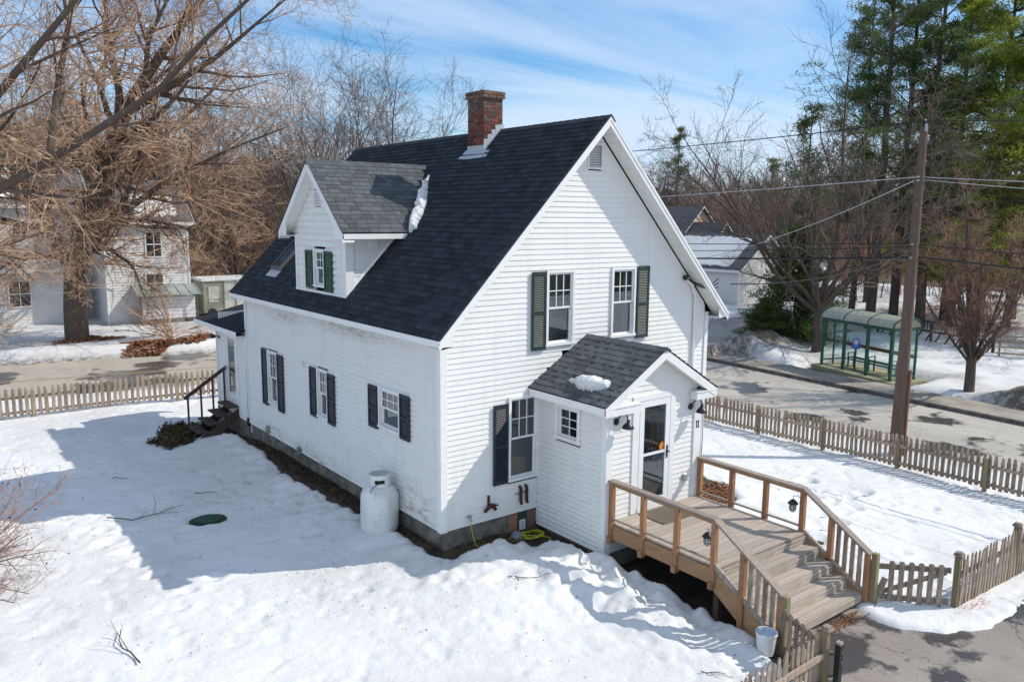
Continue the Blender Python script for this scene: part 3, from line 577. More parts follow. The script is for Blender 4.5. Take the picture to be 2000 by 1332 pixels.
# foundation
fd = MB(); fd.box(.035, W-.03, .035, .25, -1.3, -.001); fd.box(.035, .25, .25, L+3.0, -1.3, -.001); fd.build('foundation', M['concrete'], H)
fp = MB(); fp.box(1.58, 1.80, .015, .034, -.62, -.03); fp.build('vent_board', M['terracotta'], H)
fp = MB(); fp.box(2.05, 2.27, .015, .034, -.62, -.03); fp.build('vent_board', mat('faded_red_board', (.20, .12, .10), .9), H)
fp = MB(); fp.box(1.82, 2.03, .012, .034, -.62, -.03); fp.build('vent_board', mat('dark_slate_board', (.05, .06, .06), .9), H)
fv = MB(); fv.box(1.85, 1.99, -.01, .012, -.40, -.20)
fvo = fv.build('foundation_vent', M['white'], H)
fv = MB(); [fv.box(1.875, 1.965, -.0125, -.0095, -.375+k*.035, -.365+k*.035) for k in range(5)]; fv.build('vent_slot', M['black'], fvo)
# windows of the gable wall
window(H, *G, 2.44, 3.19, 3.31, 4.82, label='upper left gable window', curtain=[(0, 1, 'curtain_w')])
window(H, *G, 4.24, 4.97, 3.33, 4.82, label='upper right gable window with blue curtain', curtain=[(.72, 1, 'curtain'), (0, .1, 'curtain')])
window(H, *G, 1.52, 2.28, .68, 2.39, label='ground floor gable window with wooden chair inside')
shutter(H, *G, 2.06, 2.42, 3.25, 4.80, M['dgreen'], 'weathered green louvred shutter left of upper window')
shutter(H, *G, 4.99, 5.37, 3.26, 4.82, M['dgreen'], 'weathered green louvred shutter right of upper window')
shutter(H, *G, 1.15, 1.50, .67, 2.27, M['navy'], 'black louvred shutter beside ground floor window')
# long wall windows
LW = ((0, 0, 0), Y, -X)
window(H, *LW, 7.8, 8.49, .89, 2.32, cols=3); window(H, *LW, 4.78, 5.36, 1.15, 2.32, cols=3); window(H, *LW, 1.46, 2.34, 1.55, 2.40, cols=3)
for a_, b_, c_, d_ in ((8.50, 8.86, .80, 2.33), (7.40, 7.78, .80, 2.30), (5.38, 5.74, 1.11, 2.30), (4.40, 4.76, 1.10, 2.28), (2.37, 2.75, 1.48, 2.38), (1.07, 1.44, 1.50, 2.40)):
    shutter(H, *LW, a_, b_, c_, d_, M['navy'], louver=False)
for yv, zv in ((6.08, 2.31),):
    v = MB().box(-.05, -.02, yv-.09, yv+.09, zv-.09, zv+.09).build('wall_vent', M['white'], H, bevel=.008)
    s_ = MB(); [s_.box(-.056, -.05, yv-.07, yv+.07, zv-.065+k*.035, zv-.055+k*.035) for k in range(4)]; s_.build('vent_slat', M['steel'], v)
for yv, zv, m_ in ((8.58, .12, 'steel'), (6.5, .02, 'slate')):
    MB().box(-.11, -.022, yv-.07, yv+.07, zv-.09, zv+.10).build('outlet_box', M[m_], H, bevel=.012)
MB().box(-.10, -.022, 10.02, 10.12, -.1, .14).build('meter_box', M['black'], H, bevel=.012)
# gable louvre
f = fr(*G); b = MB(); f(b, 3.48, 3.52, 6.82, 7.35, 0, .035); f(b, 3.87, 3.91, 6.82, 7.35, 0, .035); f(b, 3.52, 3.87, 6.82, 6.86, 0, .035); f(b, 3.52, 3.87, 7.31, 7.35, 0, .035); f(b, 3.52, 3.87, 6.86, 7.31, -.06, -.05)
lv = b.build('gable_vent', M['white'], H)
for k in range(9):
    z = 6.885+k*.05; MB().add([(3.52, .04, z+.03), (3.87, .04, z+.03), (3.87, -.025, z-.012), (3.52, -.025, z-.012), (3.52, .04, z+.037), (3.87, .04, z+.037), (3.87, -.025, z-.004), (3.52, -.025, z-.004)], MB.BF).build('slat', M['white'], lv)
# interior
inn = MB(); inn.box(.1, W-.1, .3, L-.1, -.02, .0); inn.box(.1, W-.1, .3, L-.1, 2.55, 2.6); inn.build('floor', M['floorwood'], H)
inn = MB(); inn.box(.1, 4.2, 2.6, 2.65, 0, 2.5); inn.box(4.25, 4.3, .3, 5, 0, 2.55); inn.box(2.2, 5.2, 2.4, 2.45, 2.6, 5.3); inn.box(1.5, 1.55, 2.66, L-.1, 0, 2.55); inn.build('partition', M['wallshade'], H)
# little wooden chair by the lower window
ch = thing('wooden_chair', 'light wooden chair seen through the ground floor gable window', 'chair', (1.75, .55, 0))
wd = mat('pine_chair', (.50, .30, .12), .6)
for dx, dy, hh in ((.02, .02, .45), (.42, .02, .45), (.02, .42, 1.0), (.42, .42, 1.0)): MB().box(1.55+dx, 1.59+dx, .12+dy, .16+dy, 0, hh).build('leg', wd, ch)
MB().box(1.53, 2.03, .12, .6, .45, .49).build('seat', wd, ch); 
for k in range(3): MB().box(1.61, 1.97, .545, .57, .62+k*.14, .69+k*.14).build('back_slat', wd, ch)
cl_ = MB().box(1.25, 2.25, .34, .44, .55, 1.0).build('chair_rail', wd, ch)
# ---- roof ----
def slope(px, pz): return Vector((px, 0, pz))
def roof_slab(parent, name, m, x0, z0, x1, z1, y0, y1, th=.05):
    return MB().prism([(x0, y0, z0), (x1, y0, z1), (x1, y0, z1-th), (x0, y0, z0-th)], (0, y1-y0, 0)).build(name, m, parent)
roof = roof_slab(H, 'roof', M['under'], -.29, 3.695, 3.721, 7.835, -.40, L+.40)
roof_slab(roof, 'east_slope', M['shingle_v'], 7.73, 3.705, 3.721, 7.845, -.41, L+.41)
SLOPE = Vector((1, 0, MS)).normalized(); NRM = Vector((-MS, 0, 1)).normalized()
def shingles(parent, P0, A, B, N, la, lb, m_obj, m_join, nobj, skip=None, wa=.32, exb=.142, seed=1, prio=None):
    """courses step along B from the eave P0; tabs run along A"""
    r = random.Random(seed); rows = int(round(lb/exb)); eb = lb/rows; J = []
    for i in range(rows):
        s = -r.uniform(0, wa); 
        while s < la:
            w_ = wa*r.uniform(.55, 1.0); a0, a1 = max(s, 0), min(s+w_, la)
            s += w_
            if a1-a0 < .03: continue
            u = (a0+a1)/2; v = i*eb+eb*.5
            if skip and skip(u, v): continue
            J.append((u, v, a1-a0))
    P0 = Vector(P0); A = Vector(A); B = Vector(B); N = Vector(N); data = []
    for (u, v, w_) in J:
        th = .016+r.random()*.006; ln = eb*1.10; Bt = (B*ln-N*.019)
        p = P0+A*u+B*(v+eb*.05)+N*(.009+r.uniform(-.001, .002)); data.append((p, A*(w_-.009), Bt, N*th))
    order = sorted(range(len(data)), key=(prio or (lambda i: 0)) if not prio else lambda i: prio(data[i][0]))
    cam_ = CAM
    for i in order[:nobj]: piece('shingle', m_obj, parent, *data[i])
    rest = [data[i] for i in order[nobj:]]
    if rest:
        a_ = np.array([[list(v) for v in d] for d in rest]); boxes_np('shingles', a_[:, 0], a_[:, 1], a_[:, 2], a_[:, 3], m_join, parent)
dist = lambda p: (p-CAM).length
def skip_main(u, v):
    p = Vector((-.3, -.41, 3.712))+Y*u+SLOPE*v
    if 3.95 < p.y < 6.55 and p.x > .13 and p.x < 1.5: return True
    if 3.24 < p.x < 3.8 and 3.22 < p.y < 3.86: return True
    return False
shingles(roof, (-.30, -.41, 3.704), Y, SLOPE, NRM, L+.82, 5.775, M['shingle'], M['shingle_v'], 90, skip_main, prio=dist, wa=.34)
# ridge caps
for i in range(52):
    y0 = -.43+i*.212; 
    o = MB().add([(3.60, y0, 7.735+.0), (3.721, y0, 7.873), (3.842, y0, 7.735), (3.60, y0+.25, 7.727), (3.721, y0+.25, 7.861), (3.842, y0+.25, 7.727), (3.60, y0, 7.722), (3.842, y0, 7.722), (3.721, y0, 7.85)], [(0, 1, 4, 3), (1, 2, 5, 4), (0, 6, 8, 1), (1, 8, 7, 2)]).build('ridge_cap', M['shingle_lit'], roof)
# rakes, soffits, fascia
def rake(y0, y1, off0, off1, m, name, xa=-.3, xb=W+.3):
    for sx in (0, 1):
        pts = [(-.30, rz(-.3)-off0), (3.721, rz(3.721)-off0), (3.721, rz(3.721)-off1), (-.30, rz(-.3)-off1)]
        if sx: pts = [(W-x, z) for x, z in pts]
        MB().prism([(x, y0, z) for x, z in pts], (0, y1-y0, 0)).build(name, m, H)
rake(-.405, -.375, .03, .205, M['white'], 'rake_board'); rake(-.418, -.405, .03, .095, M['white'], 'rake_trim'); rake(L+.375, L+.405, .03, .2, M['white'], 'rake_board')
rake(L+.02, L+.375, .19, .20, M['soffit'], 'soffit')
# front soffit in panels
nS = 26
for sx in (0, 1):
    for i in range(nS):
        x0 = -.30+4.02*i/nS; x1 = -.30+4.02*(i+1)/nS-.006; q = [(x0, rz(x0)-.185), (x1, rz(x1)-.185), (x1, rz(x1)-.197), (x0, rz(x0)-.197)]
        if sx: q = [(W-x, z) for x, z in q]
        MB().prism([(x, -.374, z) for x, z in q], (0, .352, 0)).build('soffit_panel', M['soffit'], H)
MB().box(-.315, -.295, -.41, L+.41, 3.575, 3.69).build('fascia', M['white'], H)
MB().box(-.294, -.0, -.37, L+.37, 3.58, 3.60).build('eave_soffit', M['soffit'], H)
MB().box(W+.295, W+.315, -.41, L+.41, 3.565, 3.69).build('fascia', M['white'], H)
MB().box(W, W+.294, -.37, L+.37, 3.57, 3.59).build('eave_soffit', M['soffit'], H)
for s_ in (0, 1):
    q = [(-.30, rz(-.3)-.2), (-.30, 3.57), (0, 3.57), (0, rz(0)-.2)]
    if s_: q = [(W-x, z) for x, z in q]
    MB().prism([(x, -.372, z) for x, z in q], (0, .02, 0)).build('return_board', M['white'], H)
# ---- chimney ----
cx0, cx1, cy0, cy1 = 3.235, 3.775, 3.215, 3.86
chim = MB().box(cx0+.012, cx1-.012, cy0+.012, cy1-.012, 7.0, 8.55).build('chimney', M['mortar'], H)
ch_rng = random.Random(8)
def brick_row(z, hgt, off, mtl, grow=0):
    x0, x1, y0, y1 = cx0-grow, cx1+grow, cy0-grow, cy1+grow
    for side in range(4):
        ln = (x1-x0) if side in (0, 2) else (y1-y0)
        s = -off
        while s < ln-.02:
            a0 = max(s, 0); a1 = min(s+.205, ln); s += .213
            if a1-a0 < .03: continue
            u = (a0+a1)/2; w_ = a1-a0-.010; dp = .09; j = ch_rng.uniform(-.002, .003)
            if side == 0: p, A = Vector((x0+u, y0+dp/2-j, z)), X
            elif side == 1: p, A = Vector((x0+dp/2-j, y0+u, z)), Y
            elif side == 2: p, A = Vector((x0+u, y1-dp/2+j, z)), X
            else: p, A = Vector((x1-dp/2+j, y0+u, z)), Y
            Bv = Y if A is X else X
            mm = M[mtl] if isinstance(mtl, str) else mtl()
            piece('brick', mm, chim, p, A*w_, Bv*dp, Z*(hgt-.010))
nrow = 18; zz0 = 7.42; hh = (8.53-zz0)/15
for i in range(15):
    z = zz0+(i+.5)*hh
    brick_row(z, hh, .11 if i % 2 else 0.001, (lambda i=i: M['brick_d'] if ch_rng.random() < (i-4)/11 else M['brick']))
capm = mat('sandstone_brick', (.20, .125, .08), .9, (.12, .08, .06), 10, rand=.3)
M['capb'] = capm
brick_row(8.575, .075, .06, 'capb', .045); brick_row(8.652, .075, .16, 'capb', .045)
MB().box(cx0-.03, cx1+.03, cy0-.03, cy1+.03, 8.655, 8.70).build('crown', M['mortar'], chim)
MB().box(cx0+.14, cx1-.14, cy0+.16, cy1-.16, 8.70, 8.704).build('flue_opening', M['black'], chim)
fb = MB(); fb.box(cx0-.008, cx0-.001, cy0-.005, cy1+.005, 7.25, 7.48)
fb.add([Vector((3.02, 2.86, rz(3.02)+.028)), Vector((cx0+.02, 2.98, rz(cx0)+.040)), Vector((cx0+.02, cy1+.10, rz(cx0)+.040)), Vector((3.02, cy1+.14, rz(3.02)+.028))], [(0, 1, 2, 3)])
fb.build('apron_flashing', M['flash'], chim)
for k in range(5):
    x0 = cx0+k*.108; z = rz(x0+.10)
    MB().add([(x0, cy0-.006-.002*k, rz(x0)-.02), (x0+.13, cy0-.006-.002*k, rz(x0+.13)-.02), (x0+.13, cy0-.006-.002*k, z+.17), (x0, cy0-.006-.002*k, z+.15)], [(0, 1, 2, 3)]).build('step_flashing', M['flash'], chim)
MB().add([(cx0-.02, cy0-.09, rz(cx0-.02)+.028), (cx1-.06, cy0-.05, rz(cx1-.06)+.028), (cx1-.06, cy0, rz(cx1-.06)+.030), (cx0-.02, cy0, rz(cx0-.02)+.030)], [(0, 1, 2, 3)]).build('side_flashing', M['flash'], chim)
# ---- dormer (faces -X) ----
DR = MB().box(.13, .14, 3.95, 6.55, 4.0, 5.4).build('dormer', M['white'], H)
D = ((.10, 0, 0), Y, -X); DY0, DY1 = 3.93, 6.57; DRY = 5.25; ds = (7.08-5.50)/1.75
dzr = lambda y: 7.08-abs(y-DRY)*ds
DR.data.clear_geometry(); _b = MB(); _b.box(.12, .15, DY0+.02, 4.98, 4.05, 5.45); _b.box(.12, .15, 5.60, DY1-.02, 4.05, 5.45)
DR.data.from_pydata(_b.v, [], _b.f)
siding(DR, *D, 4.12, 6.93, lambda z: DY0+.05 if z < 5.32 else DRY-(6.95-z)/ds, lambda z: DY1-.02 if z < 5.32 else DRY+(6.95-z)/ds, [(5.0, 5.58, 4.22, 5.09), (5.11, 5.48, 6.06, 6.40)], M['siding'], expo=.15)
for nm, yy_, no in (('n', DY0, -Y), ('s', DY1, Y)):
    siding(DR, (0, yy_, 0), X, no, 4.12, 5.42, lambda z: .12, lambda z: (z-3.7124)/MS-.28, [], M['siding'], expo=.15)
MB().prism([(.046, DY0-.042, 4.04), (.24, DY0-.042, 4.04), (.24, DY0, 4.04), (.10, DY0, 4.04), (.10, DY0+.12, 4.04), (.046, DY0+.12, 4.04)], (0, 0, 1.38)).build('corner_board', M['white'], DR); MB().box(.046, .10, DY1-.06, DY1+.042, 4.04, 5.42).build('corner_board', M['white'], DR)
window(H, *D, 5.0, 5.58, 4.22, 5.09, cols=2, cas=.05, label='small dormer window'); 
shutter(H, *D, 5.61, 5.99, 4.16, 5.05, M['green'], 'bright green dormer shutter far side', louver=False); shutter(H, *D, 4.58, 4.97, 4.13, 5.05, M['green'], 'bright green dormer shutter near side', louver=False)
f = fr(*D); b = MB(); f(b, 5.11, 5.48, 6.06, 6.40, .0, .046); v = b.build('dormer_vent', M['white'], DR)
b = MB(); [f(b, 5.14, 5.45, 6.09+k*.042, 6.107+k*.042, .046, .05) for k in range(7)]; b.build('slat', M['steel'], DR)
droof = None
for sgn in (-1, 1):
    ye = DRY+sgn*1.75; A = Vector((0, -sgn, ds)).normalized(); Nn = Vector((0, sgn*ds, 1)).normalized()
    xe = (5.50-3.7124)/MS-.3007; xr = (7.08-3.7124)/MS-.3007
    poly = [(-.20, ye, 5.485), (xe+.05, ye, 5.485), (xr, DRY, 7.065), (-.20, DRY, 7.065)]
    o = MB().prism(poly, (-0.0, -Nn.y*.05, -Nn.z*.05)).build('dormer_roof', M['under'], H)
    lb = 1.75/A.y if 0 else math.hypot(1.75, 1.58)
    shingles(o, (-.215, ye+(-.0), 5.487), X, A, Nn, 3.25, lb, M['shingle_lit'], M['shingle_v'], 220 if sgn < 0 else 0, lambda u, v: (-.215+u) > ((5.487+A.z*v-3.7124)/MS-.3007)+.02, prio=dist, seed=5+sgn, wa=.30)
    if sgn < 0: droof = o
    # rake board + soffit on the dormer front
    q = [(ye, 5.485), (DRY, 7.065), (DRY, 6.87), (ye, 5.30)]
    MB().prism([(-.205, y, z-.02) for y, z in q], (.028, 0, 0)).build('rake_board', M['white'], H)
    q = [(ye, 5.31), (DRY, 6.885), (DRY, 6.865), (ye, 5.29)]
    MB().prism([(-.176, y, z) for y, z in q], (.25, 0, 0)).build('soffit', M['soffit'], H)
    yi = DRY+sgn*1.32
    MB().box(-.20, 1.55, min(ye, ye-sgn*.02), max(ye, ye-sgn*.02), 5.36, 5.47).build('fascia', M['white'], H)
    MB().box(-.19, 1.50, min(ye-sgn*.02, yi), max(ye-sgn*.02, yi), 5.355, 5.375).build('eave_soffit', M['soffit'], H)
    MB().prism([(-.195, ye, 5.36), (-.195, yi, 5.36), (-.195, yi, 5.7), (-.195, ye, 5.42)], (.02, 0, 0)).build('return_board', M['white'], H)
for i in range(15):
    x0 = -.23+i*.216; b = MB().add([(x0, DRY-.12, 6.985), (x0, DRY, 7.105), (x0, DRY+.12, 6.985), (x0+.25, DRY-.12, 6.975), (x0+.25, DRY, 7.095), (x0+.25, DRY+.12, 6.975)], [(0, 1, 4, 3), (1, 2, 5, 4), (0, 2, 1)]); b.build('ridge_cap', M['shingle_lit'], droof)
MB().box(.62, .84, DY0-.06, DY0-.02, 5.16, 5.36).build('wall_vent', M['white'], H, bevel=.006)
# valley flashing
MB().add([Vector((.06, DY0-.05, rz(.06)+.03)), Vector((1.45, DY0-.05, rz(1.45)+.03)), Vector((1.45, DY0-.02, rz(1.45)+.10)), Vector((.06, DY0-.02, rz(.06)+.10))], [(0, 1, 2, 3)]).build('side_flashing', M['white'], H)
MB().box(.03, .098, DY0-.04, DY1+.03, 4.045, 4.125).build('base_trim', M['white'], H)
# skylight
sk = MB(); P = lambda x, y, h: Vector((x, y, rz(x)))+NRM*h
def slope_box(mb, x0, x1, y0, y1, h0, h1): return mb.add([P(x0, y0, h0), P(x1, y0, h0), P(x1, y1, h0), P(x0, y1, h0), P(x0, y0, h1), P(x1, y0, h1), P(x1, y1, h1), P(x0, y1, h1)], MB.BF)
slope_box(sk, .36, 1.16, 8.33, 8.38, 0, .10); slope_box(sk, .36, 1.16, 8.90, 8.95, 0, .10); slope_box(sk, .36, .41, 8.38, 8.90, 0, .10); slope_box(sk, 1.11, 1.16, 8.38, 8.90, 0, .10); slope_box(sk, .41, 1.11, 8.38, 8.90, .02, .03)
sko = sk.build('skylight', mat('skylight_frame', (.11, .105, .10), .5), H); s2 = MB(); slope_box(s2, .41, 1.11, 8.38, 8.90, .07, .08); s2.build('pane', M['skyglass'], sko)
s2 = MB(); slope_box(s2, .20, .36, 8.28, 9.0, .022, .026); s2.build('apron', M['flash'], sko)
# ---- vestibule ----
VX0, VX1, VY = 2.3, 4.9, -1.98; vs_ = .594
vz = lambda x: 2.53+(min(x, 7.16-x)-2.03)*vs_
VF = ((0, VY, 0), X, -Y); VL = ((VX0, 0, 0), Y, -X)
vw = MB().box(VX0+.03, VX0+.06, VY+.03, VY+.06, -.3, 2.4).build('vestibule', M['white'], H)
siding(vw, *VF, -.34, 3.27, lambda z: VX0+.09 if z < 2.5 else 3.58-(3.30-z)/vs_, lambda z: VX1-.2 if z < 2.5 else 3.58+(3.30-z)/vs_, [(2.93, 4.10, -.5, 2.58)], M['siding'], expo=.1)
siding(vw, *VL, -.34, 2.42, lambda z: VY+.09, lambda z: -.03, [(-1.29, -.58, 1.60, 2.30)], M['siding'], expo=.1)
MB().box(VX1-.05, VX1, VY+.03, 0, -.3, 2.45).build('east_side', M['siding'], H)
c_ = MB(); c_.prism([(VX0-.056, VY-.042, -.36), (VX0+.10, VY-.042, -.36), (VX0+.10, VY, -.36), (VX0, VY, -.36), (VX0, VY+.10, -.36), (VX0-.056, VY+.10, -.36)], (0, 0, 2.76)); c_.build('corner_board', M['white'], H)
MB().box(VX1-.22, VX1+.02, VY-.040, VY+.0, -.3, 2.40).build('corner_board', M['white'], H)
MB().box(VX0-.03, VX0, -.035, -.0, -.3, 2.42).build('corner_board', M['white'], H)
MB().box(VX0+.04, VX1, VY+.04, .03, -1.2, -.341).build('foundation', M['concrete'], H)
window(H, *VL, -1.29, -.58, 1.60, 2.30, style='six', cas=.075, label='small six pane vestibule window')
# vestibule roof
vroof = None
for sgn in (-1, 1):
    xe = 3.58+sgn*1.55; A = Vector((-sgn, 0, vs_)).normalized(); Nn = Vector((sgn*vs_, 0, 1)).normalized(); ze, zr_ = 2.53, 3.451
    poly = [(xe, -2.19, ze-.012), (3.58, -2.19, zr_-.012), (3.58, -.0, zr_-.012), (xe, -.0, ze-.012)]
    o = MB().prism(poly, (-Nn.x*.05, 0, -Nn.z*.05)).build('vestibule_roof', M['under'], H)
    shingles(o, (xe, -2.20, ze-.010), Y, A, Nn, 2.20, math.hypot(1.55, .921), M['shingle_lit'], M['shingle_v'], 150 if sgn < 0 else 0, None, prio=dist, seed=9+sgn, wa=.33, exb=.15)
    if sgn < 0: vroof = o
    q = [(xe, ze-.03), (3.58, zr_-.03), (3.58, zr_-.20), (xe, ze-.20)]
    MB().prism([(x, -2.195, z) for x, z in q], (0, .028, 0)).build('rake_board', M['white'], H)
    q = [(xe, ze-.17), (3.58, zr_-.17), (3.58, zr_-.185), (xe, ze-.185)]
    MB().prism([(x, -2.166, z) for x, z in q], (0, .165, 0)).build('soffit', M['soffit'], H)
    wx = VX0 if sgn < 0 else VX1
    MB().box(min(xe, xe-sgn*.02), max(xe, xe-sgn*.02), -2.19, -.03, ze-.17, ze-.03).build('fascia', M['white'], H)
    MB().box(min(xe-sgn*.02, wx), max(xe-sgn*.02, wx), -2.16, -.03, ze-.165, ze-.15).build('eave_soffit', M['soffit'], H)
    # cornice return on the front
    xi = xe-sgn*(.93 if sgn < 0 else .60); 
    MB().box(min(xe-sgn*.022, xi), max(xe-sgn*.022, xi), -2.185, VY-.024, ze-.20, ze-.055).build('cornice_return', M['white'], H)
    MB().box(min(xe+sgn*.01, xi), max(xe+sgn*.01, xi), -2.20, VY-.024, ze-.052, ze-.036).build('cornice_return', M['white'], H)
for i in range(10):
    y0 = -2.22+i*.222; MB().add([(3.46, y0, 3.405), (3.58, y0, 3.476), (3.70, y0, 3.405), (3.46, y0+.25, 3.397), (3.58, y0+.25, 3.467), (3.70, y0+.25, 3.397)], [(0, 1, 4, 3), (1, 2, 5, 4), (0, 2, 1)]).build('ridge_cap', M['shingle_lit'], vroof)
# storm door
f = fr(*VF); b = MB(); f(b, 2.93, 3.10, .29, 2.57, -.03, .035); f(b, 3.97, 4.10, .29, 2.57, -.03, .035); f(b, 3.10, 3.97, 2.46, 2.57, -.03, .035); f(b, 3.10, 3.97, .29, .38, -.03, .05)
b.build('door_frame', M['white'], H)
b = MB(); u0, u1 = 3.115, 3.955; f(b, u0, u0+.12, .39, 2.45, .0, .035); f(b, u1-.12, u1, .39, 2.45, 0, .035); f(b, u0+.12, u1-.12, .39, .50, 0, .035); f(b, u0+.12, u1-.12, 2.33, 2.45, 0, .035); f(b, u0+.12, u1-.12, 1.37, 1.42, 0, .03)
dr = b.build('storm_door', mat('door_white', (.78, .80, .82), .35), H)
b = MB(); f(b, u0+.12, u1-.12, .50, 1.37, .012, .018); f(b, u0+.12, u1-.12, 1.42, 2.33, .012, .018); b.build('pane', M['glass'], dr)
b = MB(); f(b, u1-.075, u1-.045, 1.25, 1.50, .035, .05); f(b, u1-.10, u1-.02, 1.36, 1.385, .05, .075); b.build('door_handle', M['black'], dr)
b = MB(); b.prism([(3.74+dx_, VY-.019, 1.50+dz_) for dx_, dz_ in ((-.05, -.06), (0, -.09), (.03, -.04), (.055, .03), (.03, .10), (.0, .06), (-.025, .09), (-.03, .03), (-.06, .02))], (0, -.012, 0)); b.build('orange_decoration', M['orange'], dr, smooth=True)
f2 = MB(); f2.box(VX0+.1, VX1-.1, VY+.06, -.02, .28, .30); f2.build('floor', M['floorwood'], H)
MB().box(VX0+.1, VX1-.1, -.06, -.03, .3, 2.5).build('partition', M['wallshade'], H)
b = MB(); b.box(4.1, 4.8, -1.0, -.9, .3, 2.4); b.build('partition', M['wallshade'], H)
# gooseneck lamps
for gx in (2.49, 4.56):
    lm = MB().lathe([(.065, 0), (.065, .02), (.03, .03)], (gx, VY-.022, 2.17), (0, -1, 0), 14).build('wall_lamp', M['black'], H)
    pts = [(gx, VY-.03, 2.17), (gx+.02, VY-.09, 2.27), (gx+.05, VY-.15, 2.33), (gx+.09, VY-.20, 2.31), (gx+.11, VY-.22, 2.22)]
    MB().tube(pts, .012, 8).build('gooseneck', M['black'], lm, smooth=True)
    MB().lathe([(.03, 0), (.035, -.05), (.06, -.07), (.10, -.12), (.115, -.16), (.105, -.16), (.02, -.08)], (gx+.11, VY-.22, 2.23), n=18).build('lamp_shade', M['black'], lm, smooth=True)
# number 11 on the right corner board
for k in (0, 1):
    x = 4.745+k*.058; b = MB(); b.prism([(x_, VY-.048, z_) for x_, z_ in ((x-.014, 1.715), (x+.032, 1.715), (x+.032, 1.728), (x+.018, 1.728), (x+.018, 1.86), (x, 1.86), (x-.018, 1.838), (x-.018, 1.826), (x, 1.838), (x, 1.728), (x-.014, 1.728))], (0, .008, 0)); b.build('house_number', M['black'], H)
MB().box(4.40, 4.50, VY-.06, VY-.024, .66, .82).build('outlet_box', M['steel'], H, bevel=.01)
# pipes, hose bib, hose reel bracket
b = MB(); b.tube([(1.82, -.02, .53), (1.82, -.07, .50), (1.82, -.07, .22), (1.80, -.12, .20)], .032, 10); b.build('vent_pipe', M['rust'], H, smooth=True)
b = MB(); b.tube([(1.97, -.02, .53), (1.97, -.07, .50), (1.97, -.07, .22), (1.95, -.12, .20)], .032, 10); b.build('vent_pipe', M['rust'], H, smooth=True)
MB().box(1.70, 2.05, -.045, -.03, .38, .40).build('pipe_strap', M['steel'], H)
b = MB(); b.tube([(.92+.02, -.06, .20), (.98, -.10, .27), (1.06, -.11, .30), (1.14, -.10, .27), (1.19, -.06, .20)], .035, 8); b.box(1.02, 1.06, -.06, -.03, .28, .50); b.tube([(1.06, -.05, .33), (1.24, -.09, .28)], .018, 6); b.build('hose_hanger', M['rust'], H)
b = MB(); b.tube([(.57, -.02, .18), (.57, -.10, .17), (.58, -.12, .10)], .022, 8); b.lathe([(.04, 0), (.04, .015)], (.57, -.08, .20), n=8); b.build('hose_tap', M['steel'], H)
# service mast and cables on the gable wall
MB().tube([(6.60, -.05, 4.52), (6.80, -.06, 4.35), (6.93, -.05, 4.08), (6.95, -.05, 2.2), (6.95, -.05, .3)], [.05, .045, .03, .03, .03], 10).build('service_conduit', M['white'], H, smooth=True)
MB().lathe([(.03, -.02), (.06, .0), (.06, .06), (.02, .10)], (6.58, -.07, 4.50), (-.7, 0, .7), 10).build('service_head', M['black'], H, smooth=True)
for k in range(3): MB().tube([(6.60, -.08, 4.50), (6.8, -.2, 4.33+.03*k), (7.1, -.32, 4.25+.03*k), (7.30, -.42, 4.30+.1*k)], .012, 6).build('service_cable', M['wire'], H, smooth=True)
MB().tube([(W+.03, -.05, 3.3), (W+.05, -.2, 3.62), (W+.2, -.35, 3.45), (W+.12, -.42, 3.35), (W+.2, -.45, 3.3), (W+.26, -.42, 3.4), (W+.15, -.40, 3.36)], .006, 5).build('loose_cable', M['wire'], H, smooth=True)
MB().tube([(4.92, -2.03, 2.2), (4.94, -2.035, 1.5), (4.92, -2.035, 1.1), (4.98, -2.05, 1.0), (4.93, -2.04, .85)], .007, 5).build('loose_cable', M['wire'], H, smooth=True)
MB().tube([(-.04, L+.03, 2.6), (-.05, L+.02, 1.5), (-.05, L+.02, .1), (-.06, L-.1, -.3)], .012, 5).build('loose_cable', M['wire'], H, smooth=True)
# ---- back porch ----
PO = ((0, 0, 0), Y, -X)
pw = MB().box(.02, .05, L+.1, 10.7, 0, 2.4).build('back_porch', M['white'], H)
siding(pw, *PO, .0, 2.42, lambda z: L+.13, lambda z: 12.62, [(10.86, 12.06, -.1, 2.5)], M['siding'])
for y0 in (L+.03, 12.62): MB().box(-.056, .0, y0, y0+.1, 0, 2.45).build('corner_board', M['white'], H)
f = fr(*PO); b = MB(); f(b, 10.86, 10.97, .38, 2.5, -.02, .04); f(b, 11.92, 12.06, .38, 2.5, -.02, .04); f(b, 10.97, 11.92, 2.40, 2.5, -.02, .04); f(b, 10.86, 12.06, .0, .38, -.02, .02); b.build('door_frame', M['white'], H)
b = MB(); f(b, 10.98, 11.14, .40, 2.39, 0, .03); f(b, 11.72, 11.91, .40, 2.39, 0, .03); f(b, 11.14, 11.72, .40, .62, 0, .03); f(b, 11.14, 11.72, 2.26, 2.39, 0, .03); pd_ = b.build('porch_door', M['white'], H)
b = MB(); f(b, 11.14, 11.72, .62, 2.26, .01, .016); b.build('pane', M['glass'], pd_); b = MB(); f(b, 11.80, 11.86, 1.3, 1.36, .03, .09); b.build('door_handle', M['steel'], pd_)
MB().prism([(-.32, L-.02, 2.62), (2.6, L-.02, 3.30), (2.6, L-.02, 3.22), (-.32, L-.02, 2.54)], (0, 3.8, 0)).build('porch_roof', M['shingle_v'], H)
MB().box(-.335, -.32, L-.03, L+3.8, 2.47, 2.61).build('fascia', M['white'], H); MB().box(-.32, 0, L+.02, L+3.77, 2.47, 2.49).build('eave_soffit', M['soffit'], H)
